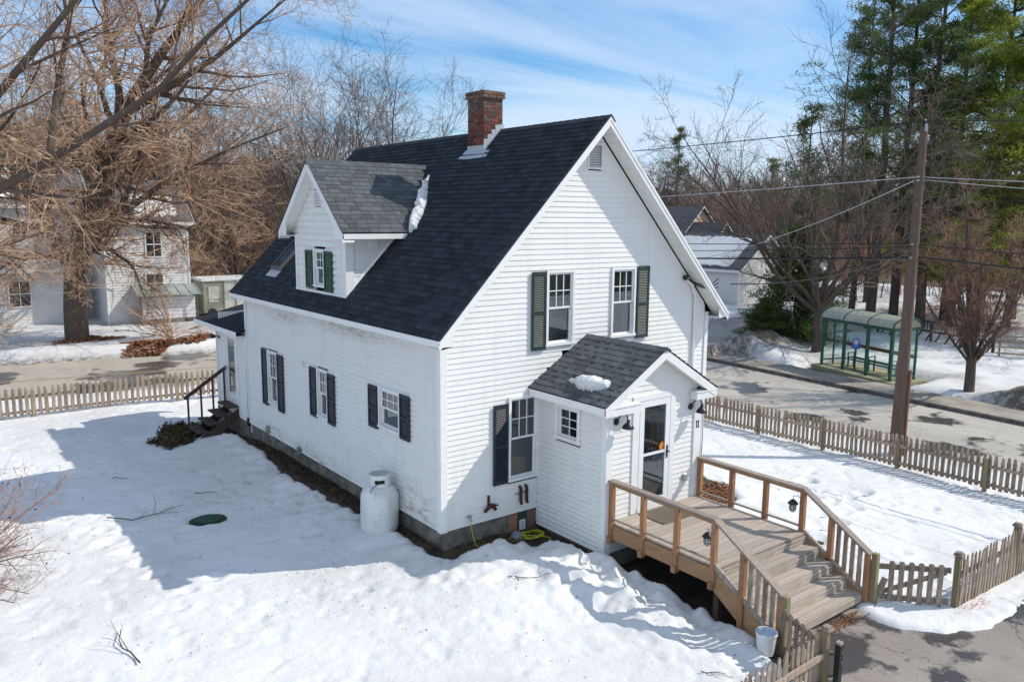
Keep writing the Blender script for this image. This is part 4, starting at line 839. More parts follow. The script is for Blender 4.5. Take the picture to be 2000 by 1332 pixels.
MB().box(.05, 2.55, 12.65, 12.70, -.6, 2.9).build('porch_end_wall', M['siding'], H); MB().prism([(-.3, L+3.76, 2.49), (2.6, L+3.76, 2.49), (2.6, L+3.76, 3.2), (-.3, L+3.76, 2.56)], (0, .02, 0)).build('porch_gable', M['white'], H)
lm = MB().lathe([(.05, 0), (.05, .05)], (0, 12.45, 2.18), (-1, 0, 0), 10).build('wall_lamp', M['black'], H); MB().tube([(-.05, 12.45, 2.18), (-.2, 12.45, 2.24)], .015, 6).build('gooseneck', M['black'], lm); MB().lathe([(.03, .05), (.09, -.04), (.09, -.06), (.02, 0)], (-.22, 12.45, 2.22), n=10).build('lamp_shade', M['black'], lm)
# back steps
bs = thing('back_steps', 'dark brown wooden steps with one handrail at the back porch door', 'steps', (-.6, 11.4, -.7))
for k in range(4):
    z = .30-k*.21; x1 = -.02-k*.30
    for q in range(2): MB().box(x1-.31+q*.16, x1-.31+q*.16+.15, 10.95, 11.95, z-.04, z).build('tread', M['darkwood'], bs)
for yy_ in (10.97, 11.89): MB().prism([(0, yy_, .24), (-.02, yy_, -.06), (-1.25, yy_, -.90), (-1.30, yy_, -.62)], (0, .045, 0)).build('stringer', M['darkwood'], bs)
MB().bar((.0, 11.95, 1.33), (-1.28, 11.95, .50), .07, .09).build('handrail', M['darkwood'], bs)
for x in (-.10, -.45, -.80, -1.18): MB().box(x-.025, x+.025, 11.93, 11.97, -.85, 1.30+x*.65).build('baluster', M['darkwood'], bs)
# ---- snow left on roofs ----
def patch(name, label, O, U, V_, poly, th, seed, cell=.025, cat='snow'):
    """melting snow lying on the plane O + u*U + v*V_; poly in (u, v)"""
    O, U, V_ = Vector(O), Vector(U).normalized(), Vector(V_).normalized(); N_ = U.cross(V_); N_ = N_ if N_.z > 0 else -N_
    us_ = [p[0] for p in poly]; vs2 = [p[1] for p in poly]; gu = np.arange(min(us_)-.15, max(us_)+.15, cell); gv = np.arange(min(vs2)-.15, max(vs2)+.15, cell); A, B = np.meshgrid(gu, gv, indexing='ij')
    d = -sdist(poly, A, B)+.10*(fbm(A*7+seed, B*7, 4, seed)-.5)+.05*(fbm(A*22, B*22, 2, seed+3)-.5)
    h = np.where(d > 0, th*np.sqrt(ss(d/.13))*(.45+.8*fbm(A*5, B*5+seed, 3, seed+5)), -.02)
    P_ = np.array(O)+A[..., None]*np.array(U)+B[..., None]*np.array(V_)+h[..., None]*np.array(N_); ix = np.arange(A.size).reshape(A.shape)
    Fq = np.stack([ix[:-1, :-1], ix[1:, :-1], ix[1:, 1:], ix[:-1, 1:]], -1).reshape(-1, 4); k = d > -.01; kk = (k[:-1, :-1] | k[1:, :-1] | k[1:, 1:] | k[:-1, 1:]).ravel(); Fq = Fq[kk]
    used = np.zeros(A.size, bool); used[Fq.ravel()] = True; re = np.cumsum(used)-1
    dr = np.clip(1-d/.06, 0, 1)*.5
    o = npmesh(name, P_.reshape(-1, 3)[used], re[Fq], M['snow'], smooth=True, var=dr.ravel()[used], attrname='dirt'); tag(o, label, cat); return o
VA = Vector((1, 0, vs_)).normalized()
patch('snow_patch', 'small thick patch of old snow left on the vestibule roof', (2.03, 0, 2.545), Y, VA, [(-.80, .42), (-1.05, .62), (-1.40, .68), (-1.80, .60), (-1.86, .46), (-1.58, .26), (-1.22, .28), (-.95, .34)], .12, 2)
sl_ = lambda x: (x+.3)/SLOPE.x
patch('snow_patch', 'narrow wedge of melting snow in the valley between dormer and main roof', (-.3, 0, 3.735), Y, SLOPE, [(4.72, sl_(2.70)), (4.28, sl_(2.38)), (3.86, sl_(2.12)), (3.55, sl_(1.80)), (3.33, sl_(1.50)), (3.50, sl_(1.38)), (3.80, sl_(1.66)), (4.10, sl_(1.96)), (4.45, sl_(2.28))], .17, 3)
patch('snow_patch', 'thin bit of snow on the low back porch roof', (0, 0, 2.72), Y, Vector((1, 0, .233)), [(10.4, .4), (10.3, 1.1), (10.9, 1.1), (11.0, .5)], .03, 4)
# ---------------- deck and steps ----------------
dk = thing('wooden_deck', 'weathered wooden deck with stairs and cedar railings at the front door', 'deck', (3.65, -3.2, -.6))
DX0, DX1 = 2.40, 4.86
n = 17; y = -2.01
for i in range(n):
    w_ = .146; piece('deck_board', M['deck'], dk, ((DX0+DX1)/2, y-w_/2, .262+rng.uniform(-.001, .001)), X*(DX1-DX0), Y*(w_-.007), Z*.036); y -= w_
DE = y
MB().box(DX0-.03, DX0+.01, DE+.02, -2.0, -.03, .235).build('rim_joist', M['cedar_h'], dk); MB().box(DX1-.01, DX1+.03, DE+.02, -2.0, -.03, .235).build('rim_joist', M['cedar_h'], dk)
MB().box(DX0+.01, DX1-.01, DE+.02, DE+.06, -.03, .235).build('rim_joist', M['deck'], dk)
for k in range(5): MB().box(DX0+.4*(k+1), DX0+.4*(k+1)+.04, DE+.07, -2.0, -.02, .24).build('joist', M['darkwood'], dk)
for k in range(4):
    z = .28-.175*(k+1); yb = DE-.02-.275*k
    for q in range(2): piece('tread', M['deck'], dk, ((DX0+DX1)/2, yb-.075-.145*q+.02, z-.018), X*(DX1-DX0+.02), Y*.138, Z*.036)
    piece('riser', M['deck'], dk, ((DX0+DX1)/2, yb-.012+.01, z+.07), X*(DX1-DX0), Y*.022, Z*.134)
piece('riser', M['deck'], dk, ((DX0+DX1)/2, DE-.02-.275*4-.004, -.42-.09), X*(DX1-DX0), Y*.022, Z*.135)
for x in (DX0-.015, DX1-.025):
    MB().prism([(x, DE+.1, .2), (x, DE-.02, .24), (x, DE-1.16, -.46), (x, DE-1.16, -.72), (x, DE-.9, -.80), (x, DE+.1, -.12)], (.04, 0, 0)).build('stringer', M['cedar_h'], dk)
SLP = (.32-1.10)/(-5.66+4.40)
for side, x in (('l', DX0-.02), ('r', DX1+.02)):
    s = -1 if side == 'l' else 1
    for yv in (-2.07, -2.85, -3.62, -4.40):
        MB().box(x-.045, x+.045, yv-.045, yv+.045, -.10 if s < 0 else .0, 1.06).build('rail_post', M['cedar'], dk, bevel=.004)
        if s < 0: MB().prism([(x-.05, yv-.045, -.10), (x-.05, yv-.045, .02), (x-.05, yv+.045, .02), (x-.05, yv+.045, -.10)], (-.03, 0, 0)).build('post_block', M['cedar'], dk)
    MB().box(x-.075, x+.075, -4.44, -1.95, 1.062, 1.10).build('handrail', M['deck_y'], dk, bevel=.005)
    MB().box(x-.02, x+.02, -4.36, -2.02, .355, .385).build('bottom_rail', M['deck_y'], dk)
    MB().box(x-.018, x+.018, -4.36, -2.1, .99, 1.05).build('rail_support', M['cedar_h'], dk)
    MB().bar((x, -4.42, 1.078), (x, -5.70, .30), .15, .04, ext=.02).build('handrail', M['deck_y'], dk, bevel=.005)
    zt_ = lambda yv: 1.055+(yv+4.42)*.61
    zb_ = lambda yv: .30+(yv+4.42)*.60
    MB().bar((x, -4.42, .30), (x, -5.66, -.44), .04, .09).build('bottom_rail', M['deck'], dk)
    MB().box(x-.045, x+.045, -5.02, -4.93, -.72, zt_(-4.98)).build('rail_post', M['cedar'], dk, bevel=.004)
    for k in range(4):
        yv = -5.12-.135*k; MB().box(x-.018, x+.018, yv-.035, yv+.035, zb_(yv)-.02, zt_(yv)).build('baluster', M['greywood'], dk)
    MB().box(x-.04, x+.04, -5.70, -5.62, -.75, .28).build('rail_post', M['cedar'], dk, bevel=.004)
for x in (DX0+.02, DX1-.1): MB().box(x, x+.09, -4.5, -4.4, -.9, -.03).build('support_post', M['darkwood'], dk)
# mat
dm = MB().box(3.08, 3.92, -2.72, -2.08, .283, .298).build('door_mat', M['mat']); tag(dm, 'brown ribbed doormat lying on the deck at the storm door', 'doormat')
# lanterns
def lantern(x, y, z, side, lab):
    t = thing('hanging_lantern', lab, 'lantern', (x, y, z), 'lanterns hung on the deck railings')
    MB().tube([(x+side*-.09, y-.12, z+.14), (x+side*-.04, y-.06, z+.20), (x, y, z+.19), (x, y, z+.13)], .006, 5).build('hook', M['black'], t)
    MB().lathe([(.01, .13), (.035, .12), (.09, .06), (.095, .045), (.05, .045)], (x, y, z), n=16).build('cap', M['black'], t, smooth=True)
    MB().lathe([(.042, .045), (.048, .0), (.048, -.06), (.03, -.10), (.005, -.105)], (x, y, z), n=14).build('lamp_glass', M['pwhite'], t, smooth=True)
    b = MB()
    for k in range(8): a = k*.785; b.tube([(x+math.cos(a)*r_, y+math.sin(a)*r_, z+h) for r_, h in ((.058, .05), (.060, -.02), (.052, -.08), (.01, -.115))], .005, 4)
    for h, r_ in ((.0, .060), (-.05, .058)): b.tube([(x+math.cos(k*.5236)*r_, y+math.sin(k*.5236)*r_, z+h) for k in range(13)], .005, 4)
    b.build('cage', M['black'], t)
lantern(2.56, -4.12, .60, 1, 'black caged lantern hanging on the railing nearer the camera')
lantern(4.76, -4.27, .74, -1, 'black caged lantern hanging on the railing over the sunlit snow')
# ---------------- fences ----------------
PK = {}
def picket_mesh(m, h, w=.072, pointed=True):
    k = (m.name, h, w, pointed)
    if k not in PK:
        b = MB(); 
        if pointed: prof = [(-w/2, 0), (w/2, 0), (w/2, h-.13), (w*.32, h-.10), (w/2*.98, h-.075), (w*.25, h-.02), (0, h), (-w*.25, h-.02), (-w/2*.98, h-.075), (-w*.32, h-.10), (-w/2, h-.13)]
        else: prof = [(-w/2, 0), (w/2, 0), (w/2, h-.02), (w/2-.02, h), (-w/2+.02, h), (-w/2, h-.02)]
        b.prism([(x, -.009, z) for x, z in prof], (0, .018, 0)); me = bpy.data.meshes.new('picket'); me.from_pydata(b.v, [], b.f); me.materials.append(m); PK[k] = me
    return PK[k]
def fence(name, label, p0, p1, z0, z1, h, spacing=.125, post_every=2.25, m='greywood', mp='mossy', side=1, posts=None, cap=False, post_h=None, wj=.072, curve=None, yaw_off=0):
    t = thing(name, label, 'fence', (p0[0], p0[1], z0)); p0 = Vector((*p0, 0)); p1 = Vector((*p1, 0)); Lf = (p1-p0).length; d = (p1-p0)/Lf; nrm = Vector((-d.y, d.x, 0))*side
    zf = lambda s: (z0+(z1-z0)*s/Lf if curve is None else curve(s/Lf))
    n = int(Lf/spacing); r = random.Random(int(Lf*100)); ang = math.atan2(d.y, d.x)
    me = picket_mesh(M[m], h, wj)
    for i in range(n):
        s = (i+.5)*spacing; o = bpy.data.objects.new('picket', me); C.objects.link(o); o.parent = t; p = p0+d*s+nrm*.045; p.z = zf(s)+.05+r.uniform(-.018, .018)
        o.location = p-ORG[t]; o.rotation_euler = (r.gauss(0, .02), r.gauss(0, .018), ang+r.gauss(0, .03)); o.scale = (r.uniform(.92, 1.06), 1, 1)
    ps = posts if posts is not None else [k*post_every for k in range(int(Lf/post_every)+1)]
    for s in ps:
        p = p0+d*s; z = zf(s); b = MB(); ph = (post_h or h-.08); b.bar((p.x, p.y, z-.35), (p.x+r.gauss(0, .01), p.y, z+ph), .09, .09, (d.x, d.y, 0)); po = b.build('post', M[mp], t)
        if cap: b = MB(); b.bar((p.x, p.y, z+ph), (p.x, p.y, z+ph+.03), .14, .14, (d.x, d.y, 0)); b.bar((p.x, p.y, z+ph+.03), (p.x, p.y, z+ph+.06), .10, .10, (d.x, d.y, 0)); b.build('post_cap', M['greywood'], po)
    k = max(1, int(Lf/post_every))
    for i in range(k):
        s0, s1 = Lf*i/k, Lf*(i+1)/k; q0 = p0+d*s0; q1 = p0+d*s1
        for hr in (.16, h-.27): MB().bar((q0.x, q0.y, zf(s0)+hr), (q1.x, q1.y, zf(s1)+hr+r.uniform(-.01, .01)), .045, .075).build('rail', M[m], t)
    return t
fence('picket_fence', 'weathered grey picket fence between the snowy yard and the side road by the utility pole', (13.75, 9.5), (13.75, -6.6), -.97, -.86, .90, spacing=.142, side=1, wj=.09, curve=lambda t: -.98+.10*t if t < .9 else -.89+1.2*(t-.9)*.0)
fence('picket_fence', 'weathered picket fence in front of the main road, left of the house', (-9, 17.45), (9, 17.55), -.62, -.98, .92, spacing=.185, side=-1, wj=.11, curve=lambda t: -.66-.22*max(0, (t-.35))*1.2)
fence('picket_fence', 'weathered picket fence running right from the capped gate post beside the driveway', (5.97, -6.66), (13.75, -6.66), -.70, -.86, .92, spacing=.125, side=-1, posts=[0.0, 2.4, 4.8, 7.2], cap=True, post_h=1.02, m='greywood', mp='mossy')
fence('picket_fence', 'picket fence at the bottom edge beside the black steel post', (1.98, -6.66), (-1.2, -6.72), -.66, -.66, .86, spacing=.115, side=-1, posts=[0.0, 2.4], cap=True, post_h=.95)
def gate(name, label, p0, p1, z, broken):
    t = thing(name, label, 'gate', (p0[0], p0[1], z)); a = Vector((*p0, z)); b_ = Vector((*p1, z)); d = (b_-a); Lg = d.length; d /= Lg; nr = Vector((-d.y, d.x, 0)); ang = math.atan2(d.y, d.x)
    P = lambda s, h, o=0: a+d*s+Z*h+nr*o
    MB().bar(P(.05, .68), P(Lg-.03, .70), .04, .09).build('rail', M['greywood'], t); MB().bar(P(.05, .14), P(Lg-.03, .14), .04, .09).build('rail', M['greywood'], t)
    MB().bar(P(.12, .16, .0), P(Lg-.1, .66, .0), .03, .08).build('brace', M['greywood'], t)
    me = picket_mesh(M['greywood'], .80, .085, False)
    for i in range(int(Lg/.155)):
        if broken and i in (1,): continue
        o = bpy.data.objects.new('picket', me); C.objects.link(o); o.parent = t; o.location = P(.09+i*.155, .0, -.03)-ORG[t]; o.rotation_euler = (0, 0, ang)
    MB().bar(P(.03, .66, .03), P(.22, .67, .03), .01, .04).build('hinge', M['black'], t)
    return t
gate('garden_gate', 'grey wooden garden gate panel right of the steps with one picket missing', (5.02, -5.58), (5.93, -6.60), -.66, True)
gate('garden_gate', 'grey wooden gate panel folded back between left stair rail and capped post', (2.36, -5.72), (1.99, -6.60), -.66, False)
tag(MB().bar((4.95, -5.75, -.68), (5.22, -5.82, -.18), .03, .10, (0, 1, 0)).build('loose_board', M['greywood']), 'loose grey board leaning on the gate right of the steps', 'board')
for nm, x in (('left', 2.38), ('right', 4.98)):
    o = MB().box(x-.05, x+.05, -5.80, -5.70, -.9, .30).build('fence_post', M['mossy'], bevel=.006); tag(o, 'square mossy post at the foot of the %s stair railing' % nm, 'post')
sp = thing('steel_post', 'black square steel post with bolts standing by the capped fence post', 'post', (2.07, -6.80, -.7))
MB().box(2.03, 2.11, -6.84, -6.76, -.9, .11).build('shaft', M['black'], sp); MB().box(2.035, 2.105, -6.835, -6.765, .11, .15).build('wooden_core', M['deck'], sp)
for z in (.0, -.14, -.52): MB().lathe([(.012, 0), (.012, .012), (.004, .016)], (2.07, -6.842, z), (0, -1, 0), 8).build('bolt', M['steel'], sp)
for z in (-.02, -.35): MB().tube([(2.04, -6.78, z), (1.98, -6.72, z-.03)], .012, 6).build('hinge_pin', M['black'], sp)
# pail
pl = thing('plastic_pail', 'white plastic pail full of ice standing in snow beside the stair rail', 'pail', (2.13, -5.62, -.5))
MB().lathe([(.125, -.16), (.155, .15), (.165, .155), (.165, .18), (.150, .18), (.148, .13)], (2.13, -5.62, -.42), n=22).build('body', M['pwhite'], pl, smooth=True)
MB().lathe([(.148, .0), (.1, .008), (.0, .01)], (2.13, -5.62, -.27), n=22).build('ice', mat('ice', (.42, .55, .68), .12, (.55, .66, .78), 9, spec=.6), pl)
MB().tube([(2.13+.165*math.cos(a), -5.62+.165*math.sin(a), -.26+.03*math.sin(a*.5)) for a in np.linspace(.3, 3.2, 10)], .005, 5).build('handle', M['steel'], pl)
# ---------------- propane tank ----------------
tk = thing('propane_tank', 'white upright propane tank leaning in the snow against the long house wall', 'propane tank', (-.40, 1.72, -.5))
prof = [(.02, -.02), (.20, 0), (.32, .05), (.375, .15), (.385, .25), (.385, .80), (.375, .88), (.33, .97), (.25, 1.03), (.15, 1.06), (.02, 1.07)]
MB().lathe(prof, (-.40, 1.72, -.52), (.03, .02, 1), 32).build('cylinder', M['tank'], tk, smooth=True)
# collar with a slot
b = MB(); cc = Vector((-.37, 1.74, .50)); n = 32
for i in range(n):
    a0, a1 = i*6.28318/n, (i+1)*6.28318/n; am = (a0+a1)/2; vw_ = math.atan2(-1, -.5)
    dd_ = abs((am-vw_+math.pi) % (2*math.pi)-math.pi)
    for z0_, z1_ in (((.0, .26),) if dd_ > .55 else ((.0, .09), (.17, .26))):
        q = []
        for z in (z0_, z1_):
            for r_ in (.20, .215): q += [cc+Vector((math.cos(a0)*r_, math.sin(a0)*r_, z)), cc+Vector((math.cos(a1)*r_, math.sin(a1)*r_, z))]
        b.add(q, [(0, 1, 5, 4), (3, 2, 6, 7), (4, 5, 7, 6), (0, 2, 3, 1)])
b.build('collar', M['tank'], tk)
MB().lathe([(.383, .0), (.391, .006), (.383, .012)], (-.385, 1.73, .02), (.03, .02, 1), 32).build('weld_seam', M['tank'], tk, smooth=True); MB().lathe([(.30, 0), (.33, .01), (.33, .06), (.30, .07)], (-.40, 1.72, -.55), n=24).build('foot_ring', M['rust'], tk)
MB().lathe([(.212, .24), (.19, .25), (.0, .24)], cc, n=24).build('collar_lid', mat('tank_lid', (.50, .56, .52), .5, (.3, .33, .28), 6), tk)
MB().lathe([(.04, 0), (.04, .12), (.02, .14)], cc+Vector((0, 0, -.02)), n=10).build('valve', M['steel'], tk)
MB().tube([cc+Vector(p) for p in ((-.12, -.18, .10), (-.25, -.18, .06), (-.30, -.16, -.03), (-.24, -.2, -.1))], .008, 6).build('gas_line', M['black'], tk); MB().box(cc.x-.28, cc.x-.17, cc.y-.28, cc.y-.18, cc.z-.14, cc.z-.05).build('regulator', M['tank'], tk, bevel=.015)
# hose on the ground
r = random.Random(5); pts = [(.57, -.10, .12), (.62, -.12, -.2), (.70, -.16, -.42), (.95, -.2, -.44), (1.2, -.22, -.44), (1.4, -.12, -.44), (1.55, -.18, -.44)]
for k in range(46):
    a = k*.62; q = .20+.05*math.sin(k*.7); pts.append((1.88+q*1.1*math.cos(a)+r.gauss(0, .015), -.34+q*.8*math.sin(a)+r.gauss(0, .015), -.44+.0016*k))
pts += [(2.1, -.5, -.44), (2.15, -.62, -.45)]
def smooth_pts(p, k=3):
    p = [Vector(a) for a in p]; out = []
    for i in range(len(p)-1):
        a, b_, c_, d_ = p[max(i-1, 0)], p[i], p[i+1], p[min(i+2, len(p)-1)]
        for j in range(k): t = j/k; out.append(.5*((2*b_)+(c_-a)*t+(2*a-5*b_+4*c_-d_)*t*t+(3*b_-a-3*c_+d_)*t**3))
    return out+[p[-1]]
tag(MB().tube(smooth_pts(pts), .010, 6).build('garden_hose', M['hose'], smooth=True), 'yellow green garden hose coiled on bare soil by the foundation', 'hose')
b = MB().lathe([(.02, 0), (.11, .01), (.13, .05), (.12, .12), (.08, .17), (.02, .19)], (1.62, -.20, -.50), n=14); tag(b.build('blue_stone', M['slate'], smooth=True), 'rounded blue grey bowl shaped stone on the soil by the coiled hose', 'stone')
b = MB().lathe([(.0, .028), (.24, .03), (.275, .018), (.275, -.04)], (-2.83, 4.93, -.645), n=30); tag(b.build('tank_lid', M['lid']), 'round dark green tank lid sunk in the shaded snow', 'lid')
# ---------------- bus shelter ----------------
bsn = thing('bus_shelter', 'green framed glass bus shelter with curved translucent roof on the sidewalk', 'bus shelter', tuple(SHC))
GR = M['bus_green']
HU, HN = 2.05, .66
def bu(name, m, p, q, w, h, upv=(0, 0, 1), par=None): return MB().bar(p, q, w, h, upv).build(name, m, par or bsn)
us = [-2.05, -.70, .70, 2.05]
for u in us:
    bu('post', GR, shp(u, HN, 0), shp(u, HN, 2.14), .10, .10, SHD); bu('post', GR, shp(u, -HN, 0), shp(u, -HN, 2.14), .08, .08, SHD)
for u in (-2.05, 2.05): bu('post', GR, shp(u, 0, 0), shp(u, 0, 2.14), .06, .06, SHD)
for n_ in (HN, -HN): bu('beam', GR, shp(-2.15, n_, 2.20), shp(2.15, n_, 2.20), .10, .15)
for u in (-2.1, 2.1):
    bu('beam', GR, shp(u, -HN, 2.19), shp(u, HN, 2.19), .08, .13)
for h in (.25,): 
    bu('rail', GR, shp(-2.05, -HN, h), shp(2.05, -HN, h), .05, .06)
    for u in (-2.05, 2.05): bu('rail', GR, shp(u, -HN, h), shp(u, HN, h), .05, .06)
nA = 8; arc = [(math.cos(math.pi*k/nA)*(HN+.12), 2.27+math.sin(math.pi*k/nA)*.42) for k in range(nA+1)]
for i in range(3):
    u0 = -2.15+i*1.433; u1 = u0+1.43; b = MB()
    vs_l = [shp(u, n_, z) for u in (u0, u1) for n_, z in arc]; b.add(vs_l, [(k, k+1, nA+1+k+1, nA+1+k) for k in range(nA)])
    vs2 = [shp(u, n_*.985, z-.012) for u in (u0, u1) for n_, z in arc]; b.add(vs2, [(k, k+1, nA+1+k+1, nA+1+k) for k in range(nA)])
    b.build('roof_panel', M['poly'], bsn, smooth=False)
for i in range(4): MB().tube([shp(-2.15+i*1.433, n_, z+.005) for n_, z in arc], .035, 6).build('roof_rib', GR, bsn)
for u in (-2.14, 2.14): MB().add([shp(u, n_, z) for n_, z in arc], [tuple(range(nA+1))]).build('end_panel', M['poly'], bsn)
for a_, b_ in zip(us, us[1:]): MB().bar(shp(a_+.05, -HN, 1.2), shp(b_-.05, -HN, 1.2), .010, 1.86).build('pane', M['glass_clear'], bsn)
for u in (-2.05, 2.05):
    for n0, n1 in ((-HN+.04, -.03), (.03, HN-.05)): MB().bar(shp(u, n0, 1.2), shp(u, n1, 1.2), .010, 1.86).build('pane', M['glass_clear'], bsn)
bu('bumper_board', mat('bumper_wood', (.14, .075, .045), .7), shp(-2.0, -HN+.05, .98), shp(2.0, -HN+.05, .98), .03, .16)
bn = thing('shelter_bench', 'green slatted metal bench inside the bus shelter', 'bench', tuple(SHC))
for k in range(4): MB().bar(shp(-1.3, -.50+k*.11, .46), shp(1.3, -.50+k*.11, .46), .085, .025).build('slat', GR, bn)
for u in (-1.25, 0, 1.25):
    for n_ in (-.48, -.16): MB().bar(shp(u, n_, 0), shp(u, n_, .45), .05, .05, SHD).build('leg', GR, bn)
    MB().bar(shp(u, -.5, .45), shp(u, -.5, .66), .04, .04, SHD).build('arm', GR, bn); MB().bar(shp(u, -.14, .45), shp(u, -.14, .66), .04, .04, SHD).build('arm', GR, bn); MB().bar(shp(u, -.52, .66), shp(u, -.10, .66), .05, .03).build('arm', GR, bn)
    MB().bar(shp(u+.3, -.48, .05), shp(u, -.2, .44), .03, .03).build('brace', GR, bn)
sg = thing('bus_stop_sign', 'blue arched bus stop sign with white round emblem on green post inside the shelter', 'sign', tuple(shp(.55, .15, 0)))
su, sn_ = .35, .30
MB().bar(shp(su, sn_, 0), shp(su, sn_, 1.0), .06, .06, SHD).build('sign_post', GR, sg)
FD = (CAM-shp(su, sn_, 1.3)); FD.z = 0; FD.normalize(); SU = Z.cross(FD)
def sgp(a, h, o): return shp(su, sn_, 1.0)+SU*a+Z*h+FD*o
arcp = [(-.17, 0), (.17, 0), (.17, .32)]+[(math.cos(t_)*.17, .32+math.sin(t_)*.17) for t_ in np.linspace(.2, 2.94, 9)]+[(-.17, .32)]
MB().prism([sgp(a, h, 0) for a, h in arcp], FD*.02).build('sign_board', M['blue'], sg)
b = MB(); n = 20
for i in range(n):
    a0, a1 = i*6.28318/n, (i+1)*6.28318/n; c0 = .31
    b.add([sgp(math.cos(a0)*.125, c0+math.sin(a0)*.125, .024), sgp(math.cos(a1)*.125, c0+math.sin(a1)*.125, .024), sgp(math.cos(a1)*.105, c0+math.sin(a1)*.105, .024), sgp(math.cos(a0)*.105, c0+math.sin(a0)*.105, .024)], [(0, 1, 2, 3)])
for p_ in ([(-.03, .21), (.03, .22), (.0, .40), (-.04, .38)], [(-.085, .33), (-.03, .37), (-.03, .345), (-.085, .30)], [(.03, .25), (.06, .26), (.05, .38), (.02, .37)], [(.05, .32), (.09, .34), (.09, .31), (.055, .29)], [(-.075, .25), (-.04, .26), (-.045, .33), (-.08, .31)]):
    b.add([sgp(a, h, .024) for a, h in p_], [(0, 1, 2, 3)])
for k in range(9): b.add([sgp(-.11+k*.025, .10, .024), sgp(-.095+k*.025, .10, .024), sgp(-.095+k*.025, .125, .024), sgp(-.11+k*.025, .125, .024)], [(0, 1, 2, 3)])
b.build('emblem', M['pwhite'], sg)
# ---------------- utility pole and wires ----------------
PB = Vector((15.1, -1.02, -1.0)); PT = Vector((15.14, -1.04, 8.42))
up_ = thing('utility_pole', 'tall brown wooden utility pole standing on the verge behind the picket fence', 'utility pole', tuple(PB))
MB().tube([PB-Z*.4, PB.lerp(PT, .5), PT], [.195, .148, .098], 14).build('shaft', M['pole'], up_, smooth=True)
MB().lathe([(.03, 0), (.05, .04), (.03, .08), (.06, .11), (.04, .17), (.02, .19)], PT, n=10).build('insulator', M['black'], up_, smooth=True)
MB().bar(PT+Vector((-.14, -.1, -.05)), PT+Vector((-.05, -.1, -.05)), .04, .2).build('cutout', M['steel'], up_)
for z, s in ((7.05, .2), (6.95, .2), (5.2, .22), (4.82, .24), (6.3, .1)): MB().bar(Vector((PB.x-s, PB.y-.05, z)), Vector((PB.x+s, PB.y-.05, z)), .04, .05).build('bracket', M['steel'], up_)
MB().box(PB.x+.02, PB.x+.10, PB.y-.23, PB.y-.17, -1.0, 1.6).build('riser_pipe', mat('rusty_riser', (.16, .07, .045), .7), up_)
0 and MB().tube([PB+Vector((-.02, -.19, 7.9)), PB+Vector((.02, -.18, 4)), PB+Vector((-.02, -.2, .3))], .008, 5).build('ground_wire', M['steel'], up_)
def wire(lab, p, q, sag, r_, m='wire', n=22):
    p, q = Vector(p), Vector(q); pts = []
    for i in range(n+1): t = i/n; pts.append(p.lerp(q, t)-Z*sag*4*t*(1-t))
    tag(MB().tube(pts, r_, 5, cap=False).build('overhead_wire', M[m], smooth=True), lab, 'wire', 'overhead wires'); return pts
E1 = Vector((16.3, 36, 0)); E2 = Vector((15.5, -42, 0))
wire('top power line running from the pole tip to the left behind the roof', PT+Z*.15, (17.5, 36, 9.2), .35, .016)
wire('top power line running from the pole tip out of the right edge', PT+Z*.15, E2+Z*8.3, .8, .014)
wire('bright cable sloping left from just below the pole top', (PB.x-.1, PB.y, 7.05), (17.2, 36, 6.5), .3, .011, 'wire_l')
wire('bright cable leaving right from the upper bracket of the pole', (PB.x+.1, PB.y, 7.05), E2+Z*6.6, .7, .010, 'wire_l')
wire('thin second cable leaving right below the bright one', (PB.x+.1, PB.y, 6.98), (24, -42, 4.9), .7, .008, 'wire_l')
wire('thin dark cable left of the pole, third from the ground', (PB.x-.1, PB.y, 5.22), (17.0, 36, 4.9), .3, .014)
wire('thin dark cable left of the pole just under the third one', (PB.x-.1, PB.y, 5.12), (17.0, 36, 4.6), .45, .013)
wire('thick black telephone cable leaving left from the lowest bracket', (PB.x-.1, PB.y, 4.82), (17.0, 36, 4.1), .35, .030)
wire('thick black telephone cable leaving right from the lowest bracket', (PB.x+.1, PB.y, 4.85), E2+Z*4.6, .7, .028)
wire('black cable right of the pole above the thick telephone cable', (PB.x+.1, PB.y, 5.2), E2+Z*4.9, .6, .016)
wire('twisted service line dropping from the pole to the far side of the side road', (PB.x-.05, PB.y+.1, 6.95), (26.8, 22.5, 3.2), .9, .012, 'wire_l')
wire('black service drop from the pole to the corner eave of the white house', (PB.x-.1, PB.y, 4.95), (7.75, -.42, 4.35), .25, .014)
wire('thin wire crossing the brown hillside behind the dormer', (-60, 32.5, 7.9), (22, 21.5, 7.6), 1.0, .007, 'wire')
